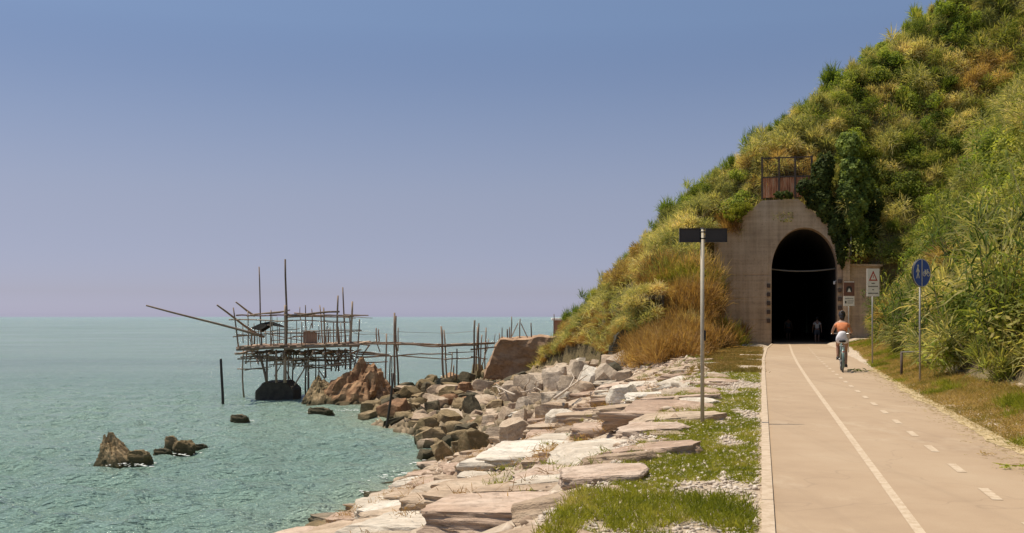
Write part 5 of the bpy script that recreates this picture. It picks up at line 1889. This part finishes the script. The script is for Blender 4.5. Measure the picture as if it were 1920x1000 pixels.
for zz, xa, xb in ((0.29, -0.85, 0.8), (0.2, -0.35, 0.85), (0.12, -0.35, 0.7)):
    bm = bmesh.new()
    m = int((xb - xa) * 7)
    for j in range(m):
        add_box(bm, Vector(((xa + (xb - xa) * (j + .5) / m) * hw, -0.0095, z0 + H * zz)), ((xb - xa) * hw * 0.75 / m, 0.002, H * 0.028))
    bm_obj('print_line', bm, m_ink, pl)
bm = bmesh.new()
add_box(bm, Vector((-hw * 0.65, -0.0095, z0 + H * 0.15)), (hw * 0.3, 0.002, H * 0.1))
bm_obj('print_mark', bm, m_ink, pl)

# low concrete marker with a rail beside the sign post
mk = empty('marker_stump', Vector((at(1706, 690, 26.8).x, 26.8, ground(at(1706, 690, 26.8).x, 26.8))), 0)
tag(mk, 'short rusty stump with a cross bar half hidden in the cane', 'stump')
post(mk, -0.22, -0.2, 0.6, 0.035, m_iron, 0, 7)
bm = bmesh.new()
add_tube(bm, [(-0.24, -0.03, 0.59), (0.42, -0.03, 0.61)], 0.022, 6)
bm_obj('cross_bar', bm, m_steel, mk)

# ------------------------------------------------------------------ people
M_skin = plain('skin', (0.36, 0.20, 0.13), 0.55, 0, 0.05)
M_hair = plain('dark_hair', (0.018, 0.012, 0.010), 0.5, 0, 0.3, 40)
M_top = plain('orange_top', (0.68, 0.23, 0.09), 0.8, 0, 0.12, 14)
M_short = plain('white_shorts', (0.74, 0.72, 0.74), 0.8, 0, 0.05)
M_shoe = plain('dark_shoes', (0.03, 0.025, 0.025), 0.6)


def skin(name, chains, mt, parent, root=0, sub=2):
    """one continuous limb-and-trunk surface grown round joints; chains: lists of (x, y, z, r) sharing points"""
    V, E, Rr, idx = [], [], [], {}
    for ch in chains:
        prev = None
        for x, y, z, r in ch:
            key = (round(x, 4), round(y, 4), round(z, 4))
            if key not in idx:
                idx[key] = len(V); V.append((x, y, z)); Rr.append(r)
            i = idx[key]
            if prev is not None and (prev, i) not in E: E.append((prev, i))
            prev = i
    me = bpy.data.meshes.new(name)
    me.from_pydata(V, E, [])
    o = bpy.data.objects.new(name, me)
    COL.objects.link(o)
    md = o.modifiers.new('skin', 'SKIN')
    for i, r in enumerate(Rr):
        rr_ = r if isinstance(r, tuple) else (r, r)
        me.skin_vertices[0].data[i].radius = rr_
        me.skin_vertices[0].data[i].use_root = (i == root)
    sb = o.modifiers.new('sub', 'SUBSURF')
    sb.levels = sb.render_levels = sub
    dg = bpy.context.evaluated_depsgraph_get()
    nm = bpy.data.meshes.new_from_object(o.evaluated_get(dg))
    o.modifiers.clear()
    o.data = nm
    bpy.data.meshes.remove(me)
    for p_ in nm.polygons: p_.use_smooth = True
    nm.materials.clear()
    nm.materials.append(mt)
    if parent is not None: o.parent = parent
    return o


def add_head(body, c, r, yaw=0.0):
    """a shaped head with nose, brow, chin, ears and eyes, merged into the body mesh; faces +y"""
    bm = bmesh.new()
    bm.from_mesh(body.data)
    rr_ = bmesh.ops.create_uvsphere(bm, u_segments=20, v_segments=14, radius=1.0)
    for v in rr_['verts']:
        x, y, z = v.co
        y *= 1.12; z *= 1.28
        if z < 0: x *= 1 + 0.28 * z; y *= 1 + 0.12 * z
        if y > 0.75 and abs(x) < 0.28 and -0.35 < z < 0.15: y += 0.28 * (1 - abs(x) / 0.28) * (0.4 + (0.15 - z))
        if y > 0.6 and 0.2 < z < 0.4: y += 0.05
        v.co = Vector(c) + Matrix.Rotation(yaw, 3, 'Z') @ Vector((x, y, z)) * r
    for sx in (-1, 1):
        e = bmesh.ops.create_uvsphere(bm, u_segments=8, v_segments=6, radius=1.0)
        for v in e['verts']:
            v.co = Vector(c) + Matrix.Rotation(yaw, 3, 'Z') @ (Vector((sx * 0.98, 0.02, 0.0)) + Vector((v.co.x * 0.12, v.co.y * 0.22, v.co.z * 0.34))) * r
        e = bmesh.ops.create_uvsphere(bm, u_segments=8, v_segments=6, radius=1.0)
        for v in e['verts']:
            v.co = Vector(c) + Matrix.Rotation(yaw, 3, 'Z') @ (Vector((sx * 0.36, 0.98, 0.1)) + v.co * 0.13) * r
            for f_ in v.link_faces: f_.material_index = 1
    for f_ in bm.faces: f_.smooth = True
    bm.to_mesh(body.data)
    bm.free()
    body.data.materials.append(M_ink_eye)


M_ink_eye = plain('eyes', (0.05, 0.04, 0.035), 0.3)


def fingers(w, fwd, side, grip=True):
    """five finger chains from the wrist w"""
    w, f, s_ = Vector(w), Vector(fwd), Vector(side)
    palm = w + f * 0.055
    out = [[(*w, 0.026), (*palm, (0.036))]]
    dn = Vector((0, 0, -1))
    for i, (o_, l) in enumerate(((-0.03, 0.066), (-0.01, 0.074), (0.01, 0.07), (0.03, 0.056))):
        a = palm + s_ * o_ + f * 0.03
        b_ = a + f * l * 0.5 + dn * 0.012
        c = b_ + (f * -0.1 + dn * 0.9) * l * 0.5
        out.append([(*palm, 0.036), (*a, 0.0105), (*b_, 0.0095), (*c, 0.0085)])
    th = palm - s_ * 0.035 - f * 0.02
    out.append([(*palm, 0.036), (*th, 0.013), (*(th + f * 0.035 - s_ * 0.012 + dn * 0.02), 0.011)])
    return out


# the cyclist, seen from behind (local +y is the way she rides)
cp = hit(1580, 707)
cp.z = 0.004
HD = -PA - 0.03
cy_p = empty('person', cp, HD)
tag(cy_p, 'woman in orange top and white shorts riding away on a bicycle', 'person')
J = dict(pel=(0, .20, .97, .125), sp=(0, .25, 1.12, .105), ch=(0, .33, 1.30, .125), nk0=(0, .37, 1.43, .075), nk=(0, .40, 1.50, .048), hd=(0, .43, 1.57, .05))
body_ch = [[J['pel'], J['sp'], J['ch'], J['nk0'], J['nk'], J['hd']]]
for sx in (-1, 1):
    sh_ = (sx * .165, .36, 1.385, .05); el = (sx * .265, .46, 1.17, .037); wr_ = (sx * .255, .70, 1.115, .026)
    body_ch.append([J['nk0'], (sx * .09, .36, 1.41, .065), sh_, (sx * .225, .41, 1.27, .043), el, (sx * .265, .59, 1.14, .034), wr_])
    body_ch += fingers(wr_[:3], (0, 1, -0.05), (sx, 0, 0))
    hip = (sx * .085, .21, .93, .095)
    if sx < 0: kn, an, toe = (-.115, .56, .78, .056), (-.115, .48, .43, .036), (-.115, .60, .385, .03)
    else: kn, an, toe = (.105, .46, .60, .056), (.105, .30, .235, .036), (.11, .41, .165, .03)
    mid = tuple((a + b_) / 2 for a, b_ in zip(hip[:3], kn[:3])) + (.078,)
    cal = tuple(a * .65 + b_ * .35 for a, b_ in zip(kn[:3], an[:3])) + (.052,)
    body_ch.append([J['pel'], hip, mid, kn, cal, an, toe])
body = skin('body', body_ch, M_skin, cy_p)
add_head(body, (0, .45, 1.635), 0.088)
top_ = skin('top', [[(0, .265, 1.15, .125), (0, .29, 1.21, .13), (0, .33, 1.31, .14), (0, .355, 1.385, .11)],
                    [(0, .33, 1.31, .14), (-.11, .35, 1.365, .085), (-.19, .385, 1.31, .062)], [(0, .33, 1.31, .14), (.11, .35, 1.365, .085), (.19, .385, 1.31, .062)]], M_top, cy_p)
top_.scale = (1.14, 1, 1)
skin('shorts', [[(0, .262, 1.17, .122), (0, .24, 1.09, .14), (0, .205, .98, .138)], [(0, .205, .98, .138), (-.09, .23, .92, .108), (-.105, .34, .875, .095)], [(0, .205, .98, .138), (.09, .23, .91, .108), (.10, .30, .82, .092)]], M_short, cy_p)
hb = bmesh.new()
r_ = bmesh.ops.create_uvsphere(hb, u_segments=18, v_segments=12, radius=1)
for v in r_['verts']:
    x, y, z = v.co
    v.co = Vector((x * 0.1, .425 + y * 0.108 - (0.012 if z < 0 else 0), 1.655 + z * 0.118))
    if v.co.y > 0.50 and v.co.z < 1.69: v.co.y = 0.50
r_ = bmesh.ops.create_uvsphere(hb, u_segments=12, v_segments=8, radius=1)
for v in r_['verts']: v.co = Vector((v.co.x * 0.045, .355 + v.co.y * 0.05, 1.735 + v.co.z * 0.045))
r_ = bmesh.ops.create_uvsphere(hb, u_segments=12, v_segments=8, radius=1)
for v in r_['verts']: v.co = Vector((v.co.x * 0.075, .345 + v.co.y * 0.04, 1.57 + v.co.z * 0.085))
for v in hb.verts: v.co += Vector([noise.noise(v.co * 22 + Vector((k, 0, 0))) for k in (0, 5, 9)]) * 0.012
bm_obj('hair', hb, M_hair, cy_p, smooth=True)
for (x, y, z) in ((-.115, .53, .40), (.108, .345, .19)):
    bm = bmesh.new()
    add_box(bm, Vector((x, y + .02, z - .005)), (.085, .25, .075), bevel=.03)
    add_box(bm, Vector((x, y + .02, z - .048)), (.088, .255, .022), bevel=.008)
    bm_obj('shoe', bm, M_shoe, cy_p)

M_bike = plain('teal_paint', (0.13, 0.19, 0.17), 0.35, 0.1)
M_black = plain('black_rubber', (0.018, 0.017, 0.017), 0.7)
M_chrome = plain('bike_metal', (0.45, 0.44, 0.42), 0.3, 0.8)
bike = empty('bicycle', cp, HD)
tag(bike, 'teal city bicycle with rear mudguard ridden towards the tunnel', 'bicycle')
for nm, yy in (('rear_wheel', 0.0), ('front_wheel', 1.06)):
    bm = bmesh.new()
    add_ring(bm, (0, yy, .345), .325, .022, 'x', 36, 8)
    w = bm_obj(nm, bm, M_black, bike, smooth=True)
    bm = bmesh.new()
    add_ring(bm, (0, yy, .345), .302, .010, 'x', 36, 6)
    bm_obj('rim', bm, M_chrome, w, smooth=True)
    bm = bmesh.new()
    for i in range(16):
        a = 2 * PI * i / 16
        add_tube(bm, [(0.02 if i % 2 else -0.02, yy, .345), (0, yy + .3 * math.cos(a), .345 + .3 * math.sin(a))], .0025, 3, False)
    add_tube(bm, [(-.05, yy, .345), (.05, yy, .345)], .018, 8)
    bm_obj('spokes', bm, M_chrome, w)
T_ = lambda nm, segs, mt: (lambda bm: ([add_tube(bm, p_, r_, 8) for p_, r_ in segs], bm_obj(nm, bm, mt, bike, smooth=True))[1])(bmesh.new())
T_('frame', [([(0, .40, .30), (0, .26, .80)], .017), ([(0, .40, .30), (0, .62, .45), (0, .90, .82)], .02), ([(0, .29, .68), (0, .90, .90)], .016), ([(.05, 0, .345), (.03, .40, .30)], .010), ([(-.05, 0, .345), (-.03, .40, .30)], .010),
             ([(.05, 0, .345), (.02, .28, .72)], .009), ([(-.05, 0, .345), (-.02, .28, .72)], .009), ([(0, .90, .80), (0, .885, .96)], .02)], M_bike)
T_('fork', [([(0, .90, .82), (.05, .95, .68), (.05, 1.06, .345)], .012), ([(0, .90, .82), (-.05, .95, .68), (-.05, 1.06, .345)], .012)], M_bike)
T_('handlebar', [([(0, .885, .95), (0, .86, 1.08)], .014), ([(-.29, .72, 1.085), (-.24, .80, 1.10), (0, .87, 1.09), (.24, .80, 1.10), (.29, .72, 1.085)], .012)], M_chrome)
T_('grips', [([(-.275, .80, 1.085), (-.255, .70, 1.075)], .018), ([(.275, .80, 1.085), (.255, .70, 1.075)], .018)], M_black)
T_('seat_post', [([(0, .26, .80), (0, .24, .88)], .013)], M_chrome)
bm = bmesh.new()
prof = [(-.12, .095), (-.09, .10), (0, .075), (.10, .03), (.16, .02)]
prevr = None
for yy, hw_ in prof:
    ring = [bm.verts.new((x * hw_, .22 + yy, .885 + z)) for x, z in ((-1, 0), (-.8, .03), (0, .04), (.8, .03), (1, 0), (.6, -.035), (-.6, -.035))]
    if prevr:
        for i in range(7): bm.faces.new((prevr[i], prevr[(i + 1) % 7], ring[(i + 1) % 7], ring[i]))
    else: bm.faces.new(ring)
    prevr = ring
bm.faces.new(prevr)
bm_obj('saddle', bm, M_black, bike, smooth=True)
for nm, yy, a0, a1 in (('rear_mudguard', 0, 25, 215), ('front_mudguard', 1.06, 20, 150)):
    bm = bmesh.new()
    pr_ = None
    for i in range(15):
        a = R(a0 + (a1 - a0) * i / 14)
        cur = [bm.verts.new((x, yy + rr_ * math.cos(a), .345 + rr_ * math.sin(a))) for x, rr_ in ((-.034, .362), (-.02, .374), (.02, .374), (.034, .362))]
        if pr_:
            for j in range(3): bm.faces.new((pr_[j], pr_[j + 1], cur[j + 1], cur[j]))
        pr_ = cur
    bm_obj(nm, bm, M_bike, bike, smooth=True)
T_('rear_rack', [([(-.055, -.16, .76), (-.055, .22, .76)], .007), ([(.055, -.16, .76), (.055, .22, .76)], .007), ([(-.055, -.16, .76), (.055, -.16, .76)], .007), ([(.055, -.08, .76), (.055, 0, .36)], .006), ([(-.055, -.08, .76), (-.055, 0, .36)], .006)], M_chrome)
T_('cranks', [([(.06, .40, .30), (.075, .33, .155)], .012), ([(-.06, .40, .30), (-.075, .47, .405)], .012), ([(-.07, .40, .30), (.07, .40, .30)], .018)], M_chrome)
for x, y, z in ((.115, .33, .15), (-.115, .48, .36)):
    bm = bmesh.new()
    add_box(bm, Vector((x, y, z - 0.012)), (.085, .075, .02), bevel=.004)
    bm_obj('pedal', bm, M_black, bike)
bm = bmesh.new()
add_box(bm, Vector((0, -.385, .60)), (.05, .02, .04), bevel=.006)
bm_obj('tail_light', bm, m_red, bike)


def walker(loc, rz, shirt, trousers, label, group):
    e = empty('person', loc, rz)
    pel = (0, 0, .93, .13)
    ch = [[pel, (0, 0, 1.08, .12), (0, .01, 1.27, .145), (0, .01, 1.42, .08), (0, .02, 1.5, .05), (0, .03, 1.56, .05)]]
    for sx in (-1, 1):
        wr_ = (sx * .27, .06 - sx * .12, .86, .026)
        ch.append([(0, .01, 1.42, .08), (sx * .1, .01, 1.41, .07), (sx * .19, .01, 1.38, .055), (sx * .24, -.02 - sx * .03, 1.12, .042), wr_])
        ch += fingers(wr_[:3], (0, .1, -1), (0, 1, 0))
        ch.append([pel, (sx * .09, 0, .90, .1), (sx * .1, sx * .06 + .03, .50, .06), (sx * .1, sx * .16 - .03, .09, .04), (sx * .1, sx * .16 + .13, .04, .03)])
    b0 = skin('body', ch, M_skin, e)
    add_head(b0, (0, .03, 1.63), 0.09)
    skin('shirt', [[(0, 0, .96, .16), (0, 0, 1.12, .145), (0, .01, 1.29, .165), (0, .01, 1.41, .10)], [(0, .01, 1.29, .165), (-.13, .01, 1.38, .085), (-.225, -.01, 1.24, .065)], [(0, .01, 1.29, .165), (.13, .01, 1.38, .085), (.225, -.02, 1.24, .065)]], shirt, e)
    skin('shorts', [[(0, 0, .98, .15), (0, 0, .90, .15)], [(0, 0, .90, .15), (-.1, -.02, .78, .1), (-.1, -.03, .58, .085)], [(0, 0, .90, .15), (.1, .03, .78, .1), (.1, .07, .58, .085)]], trousers, e)
    hbm = bmesh.new()
    bmesh.ops.create_uvsphere(hbm, u_segments=14, v_segments=10, radius=1, matrix=Matrix.Translation((0, .012, 1.655)) @ Matrix.Diagonal((.1, .108, .105, 1)))
    bm_obj('hair', hbm, M_hair, e, smooth=True)
    tag(e, label, 'person', group)
    return e


wp = ts(4.1, 79)
walker(Vector((at(1532, 620, wp.y - 12).x, wp.y - 12, -0.15)), -PA, m_white, plain('grey_trousers', (0.12, 0.12, 0.13), 0.8), 'walker in a pale shirt, barely visible in the dark of the tunnel', None)
walker(Vector((at(1478, 620, wp.y - 4).x, wp.y - 4, -0.15)), -PA, plain('grey_shirt', (0.2, 0.2, 0.21), 0.8), plain('dark_trousers', (0.05, 0.05, 0.06), 0.8), 'dim figure in grey near the left wall inside the dark tunnel', None)
# ------------------------------------------------------------------ labels that single things out, from what stands nearest
LM = {  # landmark: place of its middle in the photograph
    'rocks': [('the leaning mooring pole', 728, 760), ('the abutment block', 985, 685), ('the dark buttress block', 1170, 665), ('the signpost foot', 1317, 795), ('the orange outcrop', 660, 725), ('the little pool', 842, 782),
              ('the broad white slab', 1022, 846), ('the white slab at the bottom edge', 775, 985), ('the tall pale block', 957, 866), ('the big weedy round boulder', 833, 855), ('the forked driftwood', 1000, 750),
              ('the orange dry grass', 1250, 650), ('the foremost shore boulder', 600, 985), ('the walkway posts', 830, 715), ('the rosy slab of the bottom edge', 985, 958), ('the long driftwood pole', 1070, 765)],
    'plants': [('the tunnel portal', 1450, 500), ('the safety fence', 1465, 335), ('the ivy clad tree', 1600, 350), ('the blue round sign', 1733, 512), ('the warning panel', 1637, 530), ('the signpost boards', 1317, 440), ('the culvert mouth', 1220, 580), ('the orange dry grass slope', 1280, 620), ('the left foot of the portal', 1360, 620),
               ('the pale roofed hut', 1048, 605), ('the dark buttress block', 1170, 655), ('the brown tunnel sign', 1592, 550), ('the skyline spires', 1615, 100), ('the upper picture corner', 1900, 20), ('the right picture edge', 1910, 420), ('the rusty stump', 1700, 680),
               ('the cyclist', 1580, 640), ('the abutment block', 985, 690), ('the top picture edge', 1780, 60), ('the middle of the right slope', 1760, 300), ('the middle of the skyline', 1330, 320)],
}
_U = 'first second third fourth fifth sixth seventh eighth ninth tenth eleventh twelfth thirteenth fourteenth fifteenth sixteenth seventeenth eighteenth nineteenth'.split()
ORD = [''] + [u + ' ' for u in _U[1:]]
for t_, w_ in (('twentieth', 'twenty'), ('thirtieth', 'thirty'), ('fortieth', 'forty')):
    ORD += [t_ + ' '] + [f'{w_}-{u} ' for u in _U[:9]]


def name_all(items, marks):
    """items: (object, words) -> '<nth> closest <words> <left of> <landmark>', each its own"""
    by = {}
    for o, w in items:
        v = o.matrix_world.translation if False else o.location
        x, y = proj(v)
        d, nm, dx, dy = min(((x - a) ** 2 + (y - b_) ** 2, n_, x - a, y - b_) for n_, a, b_ in marks)
        if abs(dx) > abs(dy): side = 'right of' if dx > 0 else 'left of'
        else: side = 'below' if dy > 0 else 'above'
        by.setdefault((w, side, nm), []).append((d, o))
    for (w, side, nm), lst in by.items():
        lst.sort(key=lambda q: q[0])
        for i, (d, o) in enumerate(lst):
            o['label'] = f"{ORD[i]}nearest {w} {side} {nm}" if i < len(ORD) else f"one of the far {w}s {side} {nm}"


TONE = {'pale': 'whitish', 'tan': 'tan', 'rosy': 'rosy', 'brown': 'weedy brown', 'dark': 'dark wet', 'grey': 'grey', 'orange': 'orange'}
it = []
for o, tone, noun, zone in ROCKS:
    if o.get('label'): continue
    big_ = o.scale[0] > 1.25
    it.append((o, ('big ' if big_ else '') + TONE[tone] + ' ' + noun))
    o['category'] = noun
    o['group'] = 'stone slabs of the shore revetment' if noun != 'boulder' else 'boulders heaped below the headland'
name_all(it, LM['rocks'])
name_all([(o, (a + ' ' + n_).strip()) for o, a, n_ in PLANTS], LM['plants'])
